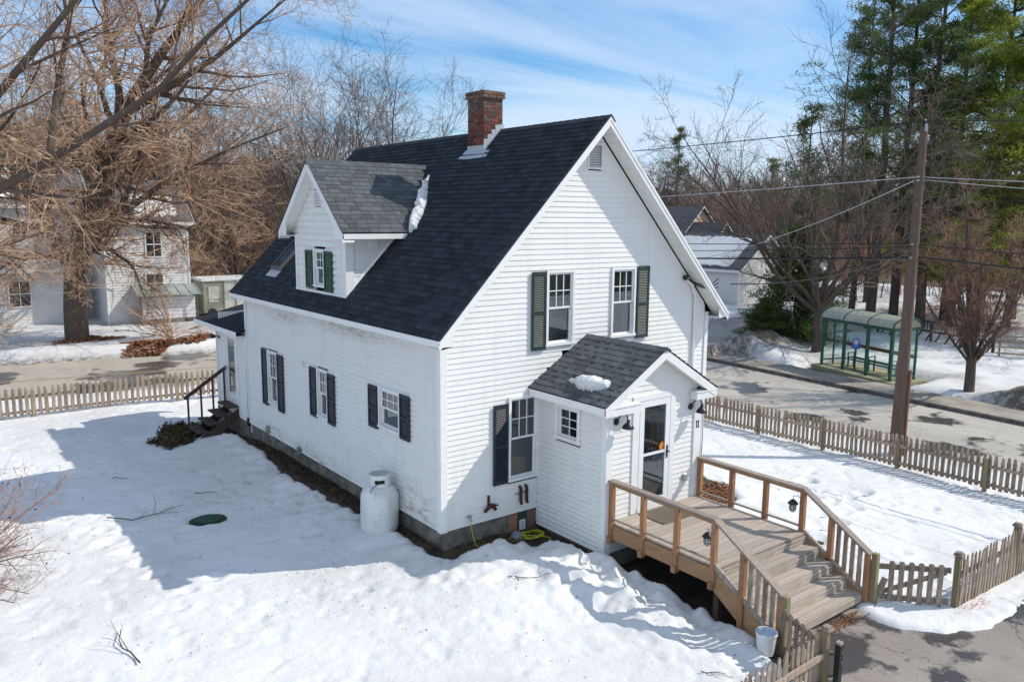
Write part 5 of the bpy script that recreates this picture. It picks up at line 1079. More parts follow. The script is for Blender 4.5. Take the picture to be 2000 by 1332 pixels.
# ---------------- trees ----------------
def norm(a): return a/(np.linalg.norm(a, axis=-1, keepdims=True)+1e-9)
def resample(P, k):     # polyline (m,3) -> (k,3)
    P = np.asarray(P, float); s = np.concatenate([[0], np.cumsum(np.linalg.norm(np.diff(P, axis=0), axis=1))]); t = np.linspace(0, s[-1], k)
    return np.stack([np.interp(t, s, P[:, i]) for i in range(3)], 1)
def children(P, Rd, Ln, kids, ratio, ang, segs, wob, trop, rg, tmin=.25, rr=.6, rend=.3, rmin=.004, jit=.35, tpow=1.0):
    """P (N,k,3) -> children polylines"""
    N, k, _ = P.shape; idx = np.repeat(np.arange(N), kids); n = len(idx)
    t = tmin+(1-tmin)*((np.tile(np.arange(kids), N)+rg.rand(n))/kids)**tpow
    f = t*(k-1); i0 = np.minimum(f.astype(int), k-2); fr_ = (f-i0)[:, None]
    p0 = P[idx, i0]*(1-fr_)+P[idx, i0+1]*fr_; tg = norm(P[idx, i0+1]-P[idx, i0])
    r0 = (Rd[idx, i0]*(1-fr_[:, 0])+Rd[idx, i0+1]*fr_[:, 0])*rr; r0 = np.maximum(r0, rmin)
    pr = norm(np.cross(tg, rg.randn(n, 3))); a = (ang*(1+jit*(rg.rand(n)-.5)*2))[:, None] if np.ndim(ang) else np.full((n, 1), ang)*(1+jit*(rg.rand(n, 1)-.5)*2)
    d = norm(tg*np.cos(a)+pr*np.sin(a)); ln = Ln[idx]*ratio*(1.15-.6*t)*(.6+.7*rg.rand(n))
    out = np.zeros((n, segs+1, 3)); out[:, 0] = p0; p = p0
    for j in range(segs):
        d = norm(d+wob*rg.randn(n, 3)+np.array([0, 0, trop])); p = p+d*(ln/segs)[:, None]; out[:, j+1] = p
    Rn = r0[:, None]*np.linspace(1, rend, segs+1)[None]; Rn = np.maximum(Rn, rmin*.6)
    return out, Rn, ln
def tubes(P, Rd, s):
    N, k, _ = P.shape; T = np.empty_like(P); T[:, 1:-1] = P[:, 2:]-P[:, :-2]; T[:, 0] = P[:, 1]-P[:, 0]; T[:, -1] = P[:, -1]-P[:, -2]; T = norm(T)
    ref = np.where(np.abs(T[:, :1, 2:3]) > .8, np.array([[[1., 0, 0]]]), np.array([[[0, 0, 1.]]])); ref = np.broadcast_to(ref, T.shape)
    A = norm(np.cross(T, ref)); B = np.cross(T, A); an = np.arange(s)*2*np.pi/s
    V = P[:, :, None]+(A[:, :, None]*np.cos(an)[None, None, :, None]+B[:, :, None]*np.sin(an)[None, None, :, None])*Rd[:, :, None, None]
    i = np.arange(N*k*s).reshape(N, k, s); a = i[:, :-1]; b = i[:, 1:]
    Fq = np.stack([a, np.roll(a, -1, 2), np.roll(b, -1, 2), b], -1).reshape(-1, 4); return V.reshape(-1, 3), Fq
def join(parts):
    Vs = []; Fs = {}; o = 0
    for V, Fq in parts:
        Vs.append(V); Fs.setdefault(Fq.shape[1], []).append(Fq+o); o += len(V)
    return np.concatenate(Vs), [np.concatenate(f) for f in Fs.values()]
def cards(Pt, size, rg, n=1, elong=2.2, spread=0, up=0, tri=True):
    """small leaf / needle faces about points"""
    Pt = np.repeat(Pt, n, 0); m_ = len(Pt); c = Pt+rg.randn(m_, 3)*spread; d = norm(rg.randn(m_, 3)+np.array([0, 0, up])); e = norm(np.cross(d, rg.randn(m_, 3))); s = size*(.6+.8*rg.rand(m_, 1))
    if tri: V = np.stack([c, c+d*s*elong+e*s*.5, c+d*s*elong-e*s*.5], 1); return V.reshape(-1, 3), np.arange(m_*3).reshape(-1, 3)
    V = np.stack([c, c+d*s*elong*.5+e*s*.5, c+d*s*elong, c+d*s*elong*.5-e*s*.5], 1); return V.reshape(-1, 3), np.arange(m_*4).reshape(-1, 4)
def bare_tree(name, label, base, height, seed, trunk_r=.25, fork=.28, limbs=6, spread=.5, kids=(9, 8, 6), lens=(.62, .5, .45), twigm='twig', barkm='bark', group=None, stems=None, rmin=.009, up=.10, leaves=0, lean=(0, 0), extra=None, droop=0):
    rg = np.random.RandomState(seed); t = thing(name, label, 'tree', base, group); b = np.array(base, float)
    tr = []; trR = []
    if stems is None:
        th = height*fork; P = np.array([[lean[0]*q*th+rg.randn()*.03*height*.1, lean[1]*q*th+rg.randn()*.03*height*.1, q*th-.3*(q == 0)] for q in np.linspace(0, 1, 6)])
        Rr = trunk_r*np.array([1.35, 1.0, .93, .88, .85, .80]); tr.append((P+b, Rr))
        L1P = []; L1R = []; L1L = []
        for i in range(limbs):
            az = 6.283*(i+rg.rand()*.6)/limbs; el = 1.5-spread*(1.3 if i else .25)*(.7+.5*rg.rand()); d = np.array([math.cos(az)*math.cos(el), math.sin(az)*math.cos(el), math.sin(el)])
            q0 = .72+.28*rg.rand() if i else 1.0; p = np.array([np.interp(q0, np.linspace(0, 1, 6), P[:, j]) for j in range(3)])+b; ln = height*(1-fork)*(1.0 if i == 0 else .72+.3*rg.rand()); pts = [p]; k = 9
            for j in range(k):
                d = norm(d+.10*rg.randn(3)+np.array([0, 0, up])); p = p+d*ln/k; pts.append(p)
            L1P.append(pts); L1R.append(trunk_r*(.66 if i == 0 else .46)*np.linspace(1, .12, k+1)); L1L.append(ln)
        P1 = np.array(L1P); R1 = np.array(L1R); Ln = np.array(L1L)
    else:
        P1 = np.array([resample(s[0], 12) for s in stems]); R1 = np.array([np.linspace(s[1], s[2], 12) for s in stems]); Ln = np.array([s[3] for s in stems])
    parts_t = [tubes(p[None], r_[None], 12) for p, r_ in tr]
    if stems is None: parts_t.append(tubes(P1, R1, 7))
    else: parts_t.append(tubes(P1, R1, 9))
    tw = -.05 if droop else up*.5
    P2, R2, L2 = children(P1, R1, Ln, kids[0], lens[0]*.72, .75, 5, .13, up*.6, rg, .12, .55, .25, rmin*1.6); parts_t.append(tubes(P2, R2, 5))
    Vt, Ft = join(parts_t); npmesh('trunk', Vt, Ft, M[barkm], t, smooth=True)
    P3, R3, L3 = children(P2, R2, L2, kids[1], lens[1], .8, 4, .2, tw, rg, .15, .6, .35, rmin)
    P4, R4, L4 = children(P3, R3, L3, kids[2], lens[2], .75, 3, .22, tw, rg, .15, .7, .5, rmin*.75)
    pc = [tubes(P3, R3, 3), tubes(P4, R4, 3)]
    if len(kids) > 3:
        P5, R5, L5 = children(P4, R4, L4, kids[3], .6, .7, 2, .2, tw, rg, .15, .8, .5, rmin*.6); pc.append(tubes(P5, R5, 3))
    Vc, Fc = join(pc); c = npmesh('crown', Vc, Fc, M[twigm], t)
    if leaves:
        pts = P4.reshape(-1, 3); pts = pts[rg.rand(len(pts)) < leaves]; pts = pts[pts[:, 2] < b[2]+height*.75]; V, Fq = cards(pts, .07, rg, 1, 1.6, .05, -.4, False)
        npmesh('dead_leaves', V, Fq, M['leaf'], t, var=np.repeat(rg.rand(len(V)//4), 4))
    return t
def place_copy(src, label, loc, rot, s, group=None):
    c = copy_tree(src); c.location = loc; c.rotation_euler = (0, 0, rot); c.scale = (s[0], s[0], s[1]) if isinstance(s, tuple) else (s, s, s); c['label'] = label
    if group: c['group'] = group
    return c
def polar(b, d): b = R(b); return (CAM.x+d*math.sin(b), CAM.y+d*math.cos(b))
def gz(x, y): return float(S(np.array([[x]]), np.array([[y]]))[0, 0])
def pt(b, d, dz=-.15): x, y = polar(b, d); return (x, y, gz(x, y)+dz)
# big maple across the road
A0 = np.array((-.2, 35.4, -.8))
stA = [([(-.2, 35.4, -1.0), (-.2, 35.4, 1.2), (-.1, 35.3, 3.0), (.5, 34.9, 4.6), (1.0, 34.5, 6.3), (1.8, 33.8, 8.9), (2.5, 33.3, 11.3), (4.1, 32.1, 14.0), (6.2, 30.4, 17.2)], .62, .10, 11),
       ([(-.15, 35.4, 2.4), (-.8, 35.8, 4.7), (-1.7, 36.5, 6.8), (-2.4, 37.1, 8.9), (-3.4, 37.8, 12), (-4, 38, 16)], .34, .06, 9),
       ([(.5, 34.9, 4.6), (2.5, 33.3, 6.3), (4.0, 32.1, 7.6), (6.6, 30.1, 9.2), (8.9, 28.4, 10.3)], .22, .03, 7.5),
       ([(2.4, 33.4, 10.9), (4.2, 32.0, 12.2), (6.3, 30.3, 13.8), (9.0, 28.2, 16.5)], .22, .04, 8),
       ([(2.0, 33.7, 9.4), (2.2, 33.4, 12.0), (1.8, 33.6, 15.0), (2.0, 33.4, 18.5)], .24, .05, 8),
       ([(0, 35.3, 3.6), (1.3, 34.3, 4.1), (2.3, 33.5, 3.2), (2.8, 33.1, 1.2)], .13, .02, 3.6),
       ([(-.3, 35.2, 3.4), (-2.2, 33.8, 3.9), (-3.8, 32.7, 3.2), (-4.6, 32, 1.6)], .13, .02, 3.6),
       ([(.9, 34.4, 6.0), (.2, 32.4, 8.0), (-.6, 30.2, 9.6), (-1.6, 28, 10.5)], .18, .03, 7),
       ([(-1.2, 36.1, 5.8), (-3.2, 34.2, 7.4), (-5.6, 32, 9.0), (-8, 30, 10.6)], .18, .03, 7),
       ([(1.0, 34.5, 6.3), (3.2, 34.6, 8.6), (5.5, 34.5, 11.0), (8.0, 34.2, 13.4)], .2, .03, 8),
       ([(.7, 34.7, 5.0), (2.6, 33.2, 5.6), (4.6, 31.8, 5.2), (6.2, 30.8, 3.4)], .15, .02, 5), ([(-.1, 35.0, 4.4), (-.4, 32.4, 5.4), (-.9, 30.3, 4.6), (-1.4, 29.2, 3.0)], .14, .02, 5), ([(-.9, 35.7, 4.9), (-3.4, 34.4, 5.6), (-5.6, 33.2, 5.0), (-7.4, 32.4, 3.2)], .15, .02, 5),
       ([(3.3, 32.7, 12.6), (3.0, 30.6, 14.2), (3.4, 28.4, 15.6), (4.0, 26.5, 17.2)], .15, .03, 7)]
bare_tree('maple_tree', 'huge bare old maple with mossy trunk in leaf litter across the main road', tuple(A0), 18, 11, stems=stA, kids=(12, 8, 6, 3), lens=(.85, .70, .64), twigm='twig', barkm='bark_moss', rmin=.0115, up=.07)
# nearer tree outside the left edge, limbs reach into view
stB = [([(-9.2, 17.9, -1), (-8.7, 17.6, 2.5), (-7.9, 17.0, 4.9), (-6.2, 15.7, 5.9), (-4.9, 14.7, 6.6), (-3.1, 13.3, 8.0), (-1.6, 12.1, 9.1), (-.6, 11.4, 10.4), (.6, 10.4, 11.6), (1.6, 9.6, 13.4)], .215, .03, 7.0),
       ([(-8.4, 17.4, 3.8), (-6.7, 16.1, 7.0), (-5.7, 15.3, 8.3), (-5.0, 14.7, 9.1), (-3.2, 13.4, 11.5), (-2.0, 12.4, 13.4)], .20, .04, 7),
       ([(-8.4, 17.4, 3.8), (-8.8, 17.6, 8), (-8.4, 17.4, 12), (-8, 17, 16)], .24, .05, 8),
       ([(-4.0, 14.0, 7.2), (-3.6, 14.4, 9.3), (-3.0, 15.0, 11.6), (-2.8, 15.3, 14)], .12, .03, 5),
       ([(-6.9, 16.3, 5.4), (-6.0, 17.0, 4.8), (-4.9, 17.9, 4.6), (-4.0, 18.6, 3.6)], .09, .015, 3.6)]
bare_tree('maple_tree', 'thick dark limbs of a bare tree whose trunk stands outside the left edge', (-9.2, 17.9, -1), 17, 12, stems=stB, kids=(10, 7, 5, 3), lens=(.80, .70, .64), twigm='twig', barkm='bark_moss', rmin=.0055, up=.10)
# prototypes for the trees behind
T1 = bare_tree('bare_tree', 'tall bare tree rising behind the left end of the main roof, nearest the chimney', pt(28.2, 66), 17.5, 21, .24, .18, 7, .42, (11, 8, 6), lens=(.75, .62, .55), twigm='twig_dk', rmin=.013, up=.09)
T2 = bare_tree('bare_tree', 'fan shaped bare tree above the dormer peak with many upright limbs', pt(25.6, 60), 17.0, 22, .26, .12, 9, .5, (10, 8, 6), lens=(.75, .62, .55), twigm='twig_dk', rmin=.013, up=.09)
T3 = bare_tree('bare_tree', 'wide bare tree right of the house above the white neighbouring roof', pt(54.6, 96), 12, 23, .22, .25, 8, .75, (10, 8, 6), twigm='twig_red', rmin=.014, up=.08)
GRP = 'bare trees behind the houses'
specs = [(T1, 'bare slender tree between the dormer peak and the big maple limbs', 23.4, 68, 1.1, (.8, .78)), (T2, 'bare tree standing low behind the back porch roof', 18.6, 62, 2.0, (.8, .75)),
 (T1, 'tall bare tree left of the dormer, its top reaching the sky', 20.8, 74, 2.6, (.9, .82)), (T3, 'broad brown tree on the hillside behind the green trailer', 17.2, 72, .4, (1.1, 1.2)),
 (T2, 'small bare tree peeking over the left end of the roof ridge', 30.6, 82, .7, (.65, .6)), (T1, 'bare tree behind the left house, left of the maple trunk', 8.2, 72, 3.3, (1.1, .95)),
 (T3, 'crooked bare tree behind the snowy left roof', 5.6, 66, 1.4, (1.2, 1.25)), (T2, 'bushy bare tree over the grey middle roof across the main road', 12.4, 70, 4.4, (1.0, .9)),
 (T3, 'low brown tree just right of the steep right roof edge', 49.9, 112, 2.4, (.9, .9)), (T1, 'thin dark tree beside the conifer beyond the right roof edge', 47.6, 118, .9, (.9, .85)),
 (T3, 'rusty brown tree over the dark blue gable roof', 56.2, 92, 5.0, (1.0, .95)), (T2, 'bare brown tree left of the evergreens above the white gable', 56.8, 84, 1.9, (.9, .72)),
 (T3, 'bare tree behind the bus shelter roof at the pine trunks', 61.6, 72, 3.9, (1.0, 1.0)), (T1, 'bare reddish tree right of the utility pole among the pines', 66.6, 58, 2.9, (.8, .62)),
 (T3, 'wide thicket tree filling the right edge under the pines', 69.6, 60, 1.0, (1.1, 1.1)), (T2, 'bare tree in the far row over the tan gable', 51.8, 120, .3, (1.0, .8))]
for src, lab, b_, d_, rot, s_ in specs: place_copy(src, lab, pt(b_, d_), rot, s_, GRP)
for o in (T1, T2, T3): o['group'] = GRP
# bare tree by the shelter, small ornamental tree
bare_tree('bare_tree', 'large bare spreading tree with pale trunk left of the bus shelter', (29.3, 10.3, -.95), 15.0, 31, .27, .18, 8, .62, (12, 9, 7), twigm='twig_dk', rmin=.010, up=.08)
stC = [([(25.5, 1.35, -1.1), (25.5, 1.35, -.2), (25.5, 1.36, .4), (25.4, 1.45, 1.5), (25.3, 1.6, 3.2), (25.1, 1.8, 5.4), (24.9, 1.9, 7.3)], .21, .02, 4.0)]
rC = np.random.RandomState(6)
for k in range(15):
    az = k*2.4; el = .85+.5*rC.rand(); q = np.array([25.5, 1.35, .25+.25*rC.rand()]); pts = [q]; d = np.array([math.cos(az)*math.cos(el), math.sin(az)*math.cos(el), math.sin(el)])
    for j in range(5): q = q+d*(1.0+.25*rC.rand()); d = norm(d+np.array([0, 0, .22])+rC.randn(3)*.07); pts.append(q)
    stC.append((pts, .055, .012, 3.2))
bare_tree('ornamental_tree', 'small vase shaped bare tree with many upright reddish branches beside the sidewalk', (25.5, 1.35, -1.0), 8, 33, stems=stC, kids=(10, 8, 5), lens=(.62, .6, .55), twigm='twig_red', barkm='bark', rmin=.007, up=.16)
# conifers
def pine(name, label, base, height, seed, tr=.3, crown0=.25, rad=3.6, whorls=26, m='needle', dens=1.0, group=None, asc=.25, nb=6, size=.16, side=None, droop=0, tip=3, skipb=.2, sub_=8):
    rg = np.random.RandomState(seed); t = thing(name, label, 'tree', base, group); b = np.array(base, float)
    k = 10; P = np.stack([np.linspace(0, 1, k)*0+np.cumsum(rg.randn(k)*.06), np.cumsum(rg.randn(k)*.06), np.linspace(-.3, height, k)], 1); P[0, :2] = 0
    V, Fq = tubes((P+b)[None], (tr*np.linspace(1, .12, k))[None], 9); npmesh('trunk', V, Fq, M['bark'], t, smooth=True)
    BP = []; BR = []; BL = []
    for w in range(whorls):
        q = crown0+(1-crown0)*(w+rg.rand()*.6)/whorls; z = height*q; c = np.array([np.interp(z, P[:, 2], P[:, i]) for i in range(3)])+b; prof_ = (1-((q-crown0)/(1-crown0)))**.75*(.55+.45*min(1, (q-crown0)/.18))
        for j in range(nb):
            if rg.rand() < skipb: continue
            az = rg.rand()*6.283; ln = rad*prof_*(.35+.95*rg.rand()**1.3)+.25
            if side is not None: ln *= 1+.45*math.cos(az-side)
            el = asc*(.4+1.2*q)+rg.randn()*.12-droop; d = np.array([math.cos(az)*math.cos(el), math.sin(az)*math.cos(el), math.sin(el)]); p = c; pts = [p]
            for s_ in range(5): d = norm(d+rg.randn(3)*.06+np.array([0, 0, .05])); p = p+d*ln/5; pts.append(p)
            BP.append(pts); BR.append(np.linspace(.05, .012, 6)*(tr/.3)); BL.append(ln)
    BP, BR, BL = np.array(BP), np.array(BR), np.array(BL)
    P3, R3, L3 = children(BP, BR, BL, sub_, .42, .8, 3, .10, .03, rg, .30, .5, .4, .010); P3[:, 1:, 2] = P3[:, :1, 2]+(P3[:, 1:, 2]-P3[:, :1, 2])*.35
    V, Fq = join([tubes(BP, BR, 5), tubes(P3, R3, 3)]); cr_ = npmesh('branches', V, Fq, M['bark'], t)
    pts = np.concatenate([P3[:, 2:].reshape(-1, 3), BP[:, tip+1:].reshape(-1, 3)]); n = int(9*dens)
    tone = np.repeat(rg.rand(len(pts)), n)
    V, Fq = cards(pts, size, rg, n, 3.2, np.array([.22, .22, .09]), .35); npmesh('crown', V, Fq, M[m], t, var=np.repeat(np.clip(tone+rg.randn(len(tone))*.12, 0, 1), 3)); return t
PG = 'tall pines behind the bus shelter'
PA = pine('pine_tree', 'tall pine with dark straight trunk directly above the bus shelter roof', pt(61.9, 56), 25, 41, .33, .28, 6.6, 22, 'needle_d', group=PG, side=5.0, nb=4, size=.055, asc=.30, skipb=.3, dens=3.2, sub_=9)
PB_ = pine('pine_tree', 'dense yellow green pine filling the top right corner', pt(68.0, 60), 23, 42, .36, .12, 8.6, 26, 'needle', 3.6, PG, nb=6, size=.058, asc=.22, sub_=11)
for src, lab, b_, d_, rot, s_ in ((PA, 'slim pine just left of the utility pole top', 63.3, 58, 2.2, (.95, 1.02)), (PA, 'pine immediately right of the utility pole', 64.9, 57, 4.1, (1.0, .98)), (PB_, 'sunlit pine right of the utility pole with low hanging boughs', 66.2, 66, 1.2, (.92, .98)), (PB_, 'bright green pine at the right edge of the picture', 71.5, 56, 3.0, (1.0, .85)), (PA, 'slender pine behind the other dark trunks', 60.8, 66, 1.2, (.8, .92)), (PB_, 'low bright green evergreen under the tall pines at the right', 69.8, 66, 5.1, (.9, .6))):
    place_copy(src, lab, pt(b_, d_), rot, s_, PG)
E1_ = pine('hemlock_tree', 'dark drooping evergreen between white gabled house and bus shelter', pt(57.2, 47, -.3), 6.6, 51, .16, .06, 2.7, 22, 'needle_d', 2.4, None, asc=0, nb=7, size=.055, droop=.15)
place_copy(E1_, 'small dark evergreen low left of the drooping one near the snow pile', pt(55.2, 45, -.3), 1, (.5, .42))
E2_ = pine('pine_tree', 'thin sparse dark conifer in the middle of the bare tree by the shelter', pt(57.6, 58), 14.5, 52, .2, .25, 3.0, 18, 'needle_d', 1.6, nb=3, skipb=.4, size=.06, asc=.5)
place_copy(E2_, 'lone dark conifer on the skyline right of the roof edge', pt(49.2, 120), 1, (1.2, 1.35)); place_copy(E2_, 'small conifer tip behind the brown trees right of the house', pt(55.4, 110), 2, (1.1, 1.0))
place_copy(E1_, 'dark evergreen on the hillside behind the left house', pt(13.4, 76), 1, (1.3, 2.1)); place_copy(E1_, 'small round evergreen left of the dark hemlock, above the white gable', pt(56.3, 72, 2.4), 2, (.6, .45))
place_copy(E1_, 'dark evergreen behind the snow covered roof at the left edge', pt(5.9, 80), 3, (1.5, 2.0))
# woodland, joined
rg = np.random.RandomState(77)
def wood_mass(n, bl, dl, hr, seed, m, name, label, leafy=0, rw=.045, fan=.45):
    rg = np.random.RandomState(seed); bb = np.radians(rg.uniform(bl[0], bl[1], n)); dd = dl[0]+(dl[1]-dl[0])*rg.rand(n)**.8
    x = CAM.x+dd*np.sin(bb); y = CAM.y+dd*np.cos(bb); ok = (road_d(x, y) > 3) & ~((x > -12) & (x < 30) & (y > -15) & (y < 48)); x, y, dd = x[ok], y[ok], dd[ok]; n = len(x)
    z = S(x, y)-.2; h = rg.uniform(*hr, n); k = 4; P = np.zeros((n, k+1, 3)); P[:, 0] = np.stack([x, y, z], 1); d = norm(np.array([0, 0, 1.])+rg.randn(n, 3)*.09); p = P[:, 0]
    for j in range(k): d = norm(d+rg.randn(n, 3)*.06); p = p+d*(h/k)[:, None]; P[:, j+1] = p
    Rr = (h*.011)[:, None]*np.linspace(1, .25, k+1)[None]
    P2, R2, L2 = children(P, Rr, h, 9, fan, .6, 2, .12, .12, rg, .2, .5, .5, rw)
    P3, R3, L3 = children(P2, R2, L2, 5, .55, .6, 1, .1, .1, rg, .2, .7, .6, rw*.75)
    parts = [tubes(P, Rr, 4), tubes(P2, R2, 3), tubes(P3, R3, 3)]
    V, Fq = join(parts); o = npmesh(name, V, Fq, M[m]); tag(o, label, 'woodland', None, 'stuff')
    if leafy:
        pts = P3[:, 1]; pts = pts[rg.rand(len(pts)) < leafy]; V, Fq = cards(pts, .16, rg, 1, 1.6, .3, -.3, False); o = npmesh('beech_leaves', V, Fq, M['leaf'], var=np.repeat(rg.rand(len(V)//4), 4)); tag(o, 'orange brown leaves still hanging on the undergrowth behind the back porch', 'leaves', None, 'stuff')
    return o
wood_mass(950, (-5, 44), (92, 235), (5.5, 10), 1, 'twig_far', 'woodland', 'brown leafless woodland covering the hillside left of the house', rw=.05)
wood_mass(520, (44, 84), (125, 260), (9, 15), 2, 'twig_far', 'woodland', 'far reddish brown tree line along the horizon right of the house', rw=.07)
wood_mass(260, (84, 355), (60, 150), (10, 17), 3, 'twig_far', 'woodland', 'distant bare woods all around beyond the frame', rw=.09)
wood_mass(200, (12.0, 25), (60, 90), (2.5, 6), 4, 'twig', 'thicket', 'dense brown undergrowth behind the green trailer and back porch', leafy=.75, rw=.022, fan=.6)
wood_mass(170, (60, 73), (60, 90), (2.5, 6), 5, 'twig_red', 'thicket', 'tangle of undergrowth under the pines behind the bus shelter', rw=.02, fan=.6)
wood_mass(90, (3, 14), (58, 80), (3, 7), 6, 'twig', 'thicket', 'twiggy undergrowth behind the houses across the main road', rw=.022, fan=.6)
# shrub at the left edge
def shrub(name, label, base, n, ln, seed, m, rmin=.006, spread=1.0, kids=(7, 5), leaves=False):
    rg = np.random.RandomState(seed); t = thing(name, label, 'shrub', base); b = np.array(base, float)
    P = np.zeros((n, 7, 3)); P[:, 0] = b+np.c_[rg.randn(n, 2)*.10, np.zeros(n)]; az = rg.rand(n)*6.283; el = 1.35-spread*rg.rand(n); d = np.stack([np.cos(az)*np.cos(el), np.sin(az)*np.cos(el), np.sin(el)], 1); l = ln*(.6+.5*rg.rand(n)); p = P[:, 0]
    for j in range(6): d = norm(d+rg.randn(n, 3)*.12); p = p+d*(l/6)[:, None]; P[:, j+1] = p
    Rr = np.tile(np.linspace(rmin*2.4, rmin, 7), (n, 1)); npmesh('stems', *tubes(P, Rr, 5), M[m], t, smooth=True)
    P2, R2, L2 = children(P, Rr, l, kids[0], .42, .7, 4, .16, .02, rg, .2, .7, .4, rmin*.7); P3, R3, L3 = children(P2, R2, L2, kids[1], .5, .8, 3, .2, .02, rg, .15, .7, .4, rmin*.5)
    V, Fq = join([tubes(P2, R2, 3), tubes(P3, R3, 3)]); npmesh('twigs', V, Fq, M[m], t)
    if leaves: pts = P3[:, -1]; pts = pts[rg.rand(len(pts)) < .28]; V, Fq = cards(pts, .03, rg, 1, 1.4, .01, 0, False); npmesh('seed_heads', V, Fq, M['rust'], t)
    return t
shrub('bare_shrub', 'large bare shrub with reddish twigs and dried berries at the left edge of the yard', (-7.55, 4.45, -.6), 50, 2.6, 61, 'twig_red', .007, 1.3, (8, 6), True)
shrub('bare_shrub', 'small bare shrub beyond the east corner of the house by the side road', (12.2, 6.9, -.95), 12, 1.6, 62, 'twig_red', .006, 1.0)
shrub('bare_shrub', 'leafless brush by the corner of the two roads', (22.0, 16.3, -.9), 20, 1.7, 63, 'twig_red', .012, 1.2)
shrub('bare_shrub', 'scraggly bare shrub with lichen in front of the small lean-to across the road', (3.9, 32.6, -.7), 14, 3.2, 64, 'twig', .016, 1.1)
# fallen sticks
def stick(label, pts, r_, seed, kids=3, ln=.5):
    rg = np.random.RandomState(seed); P = resample(pts, 7)[None]; P[:, 1:-1] += rg.randn(1, 5, 3)*.012; Rr = np.linspace(r_, r_*.4, 7)[None]; P2, R2, L2 = children(P, Rr, np.array([ln]), kids, .9, .6, 4, .2, 0, rg, .2, .7, .4, r_*.35)
    P2[:, :, 2] = np.maximum(P2[:, :, 2], pts[0][2]-.02)*.5+P2[:, :, 2]*.5
    V, Fq = join([tubes(P, Rr, 5), tubes(P2, R2, 4)]); tag(npmesh('fallen_branch', V, Fq, M['bark'], smooth=True), label, 'branch')
def sz(x, y): return float(snowf(np.array([[x]]), np.array([[y]]))[0][0, 0])
def onsnow(pts, h=.03): return [(x, y, sz(x, y)+h) for x, y in pts]
stick('forked fallen branch lying on shaded snow left of the round green lid', onsnow([(-4.6, 5.95), (-4.2, 5.55), (-3.8, 5.55), (-3.3, 5.85), (-3.1, 5.8)], .06), .014, 1, 4, .9)
stick('forked dead branch sticking out of the snow near the bottom left', onsnow([(-5.42, -.36), (-5.43, -.1), (-5.55, .3), (-5.42, .85)], .05), .014, 2, 4, .6)
stick('thin curved twig on the sunlit snow below the house corner', onsnow([(.36, -1.55), (.45, -1.85), (.66, -1.95), (.93, -2.15)], .04), .010, 3, 3, .4)
stick('short straight twig on the blue shaded snow', onsnow([(-2.6, 6.6), (-2.2, 6.35)], .02), .010, 4, 1, .2)
stick('small twig on the snow near the left picket fence shadow', onsnow([(-3.9, 8.8), (-3.6, 8.7)], .03), .010, 5, 1, .2)
stick('crooked twig at the foot of the stairs on the asphalt edge', [(3.9, -5.72, -.62), (4.3, -5.85, -.62), (4.7, -5.95, -.61), (5.0, -5.8, -.55)], .012, 6, 1, .2)
stick('dark twig lying on the driveway asphalt', [(3.9, -8.1, -.625), (4.3, -8.3, -.625)], .010, 7, 1, .2)
stick('short twig by the bottom picket fence on the snow', onsnow([(.9, -5.4), (1.2, -5.75)], .03), .009, 8, 1, .2)
# litter
def litter(name, label, cat, n, area, m, size, seed, zf, elong=1.3):
    rg = np.random.RandomState(seed); pts = []
    cxs, cys, rx, ry = area; a = rg.rand(n)*6.283; q = np.sqrt(rg.rand(n))*(.8+.35*np.sin(a*3+seed)); x = cxs+np.cos(a)*q*rx; y = cys+np.sin(a)*q*ry
    z = np.array(zf(x, y)); V, Fq = cards(np.stack([x, y, z], 1), size, rg, 1, elong, .008, .1, False); V[:, 2] = np.repeat(z, 4)+(V[:, 2]-np.repeat(z, 4))*.45+.02
    tag(npmesh(name, V, Fq, M[m], var=np.repeat(rg.rand(n), 4)), label, cat, None, 'stuff')
snz = lambda x, y: snowf(x[None], y[None])[0][0]; gnz = lambda x, y: gfun(x[None], y[None])[0][0]+.03; snf = lambda x, y: snowf(x[None], y[None], False)[0][0]
litter('leaf_litter', 'orange dead leaves on bare ground beside the right deck railing', 'leaves', 1900, (6.75, -.75, .95, .85), 'leaf_tan', .05, 1, lambda x, y: np.maximum(gnz(x, y), snz(x, y)))
litter('leaf_litter', 'big patch of rusty fallen leaves across the main road, right of the maple', 'leaves', 5200, (2.6, 30.6, 2.2, 1.9), 'leaf_tan', .13, 2, lambda x, y: snf(x, y)+.03)
litter('leaf_litter', 'brown leaves gathered round the foot of the big maple', 'leaves', 1500, (.2, 34.9, 1.7, 1.0), 'leaf_tan', .11, 3, lambda x, y: snf(x, y)+.03)
litter('leaf_litter', 'small patch of brown leaves near the snow bank and trailer', 'leaves', 700, (5.6, 32.8, .9, .9), 'leaf_tan', .11, 4, lambda x, y: snf(x, y)+.03)
litter('leaf_litter', 'line of reddish leaves under the lowest stair tread', 'leaves', 900, (3.6, -5.78, 1.25, .10), 'leaf_tan', .03, 5, lambda x, y: x*0-.635)
litter('red_petals', 'scattered red bits on the icy snow below the fence corner', 'petals', 110, (6.35, -6.85, .75, .13), 'red', .022, 6, lambda x, y: snz(x, y)+.0)
litter('mulch', 'dark dead stalks and mulch along the long wall foundation', 'mulch', 6500, (-.05, 5.6, .5, 5.4), 'mulch', .03, 7, gnz, 3.0)
litter('debris', 'dark specks of bark, buds and twigs scattered over the yard snow', 'debris', 1300, (-1.0, 3.0, 7, 9), 'mulch', .016, 11, snz, 2.6)
litter('debris', 'specks of bark and grit scattered on the sunlit snow right of the deck', 'debris', 420, (9.3, -2.0, 4.0, 4.2), 'mulch', .016, 12, snz, 2.6)
litter('mulch', 'wet brown debris on the soil before the vent boards', 'mulch', 2200, (1.1, -.18, 1.15, .34), 'mulch', .025, 8, gnz, 2.6)
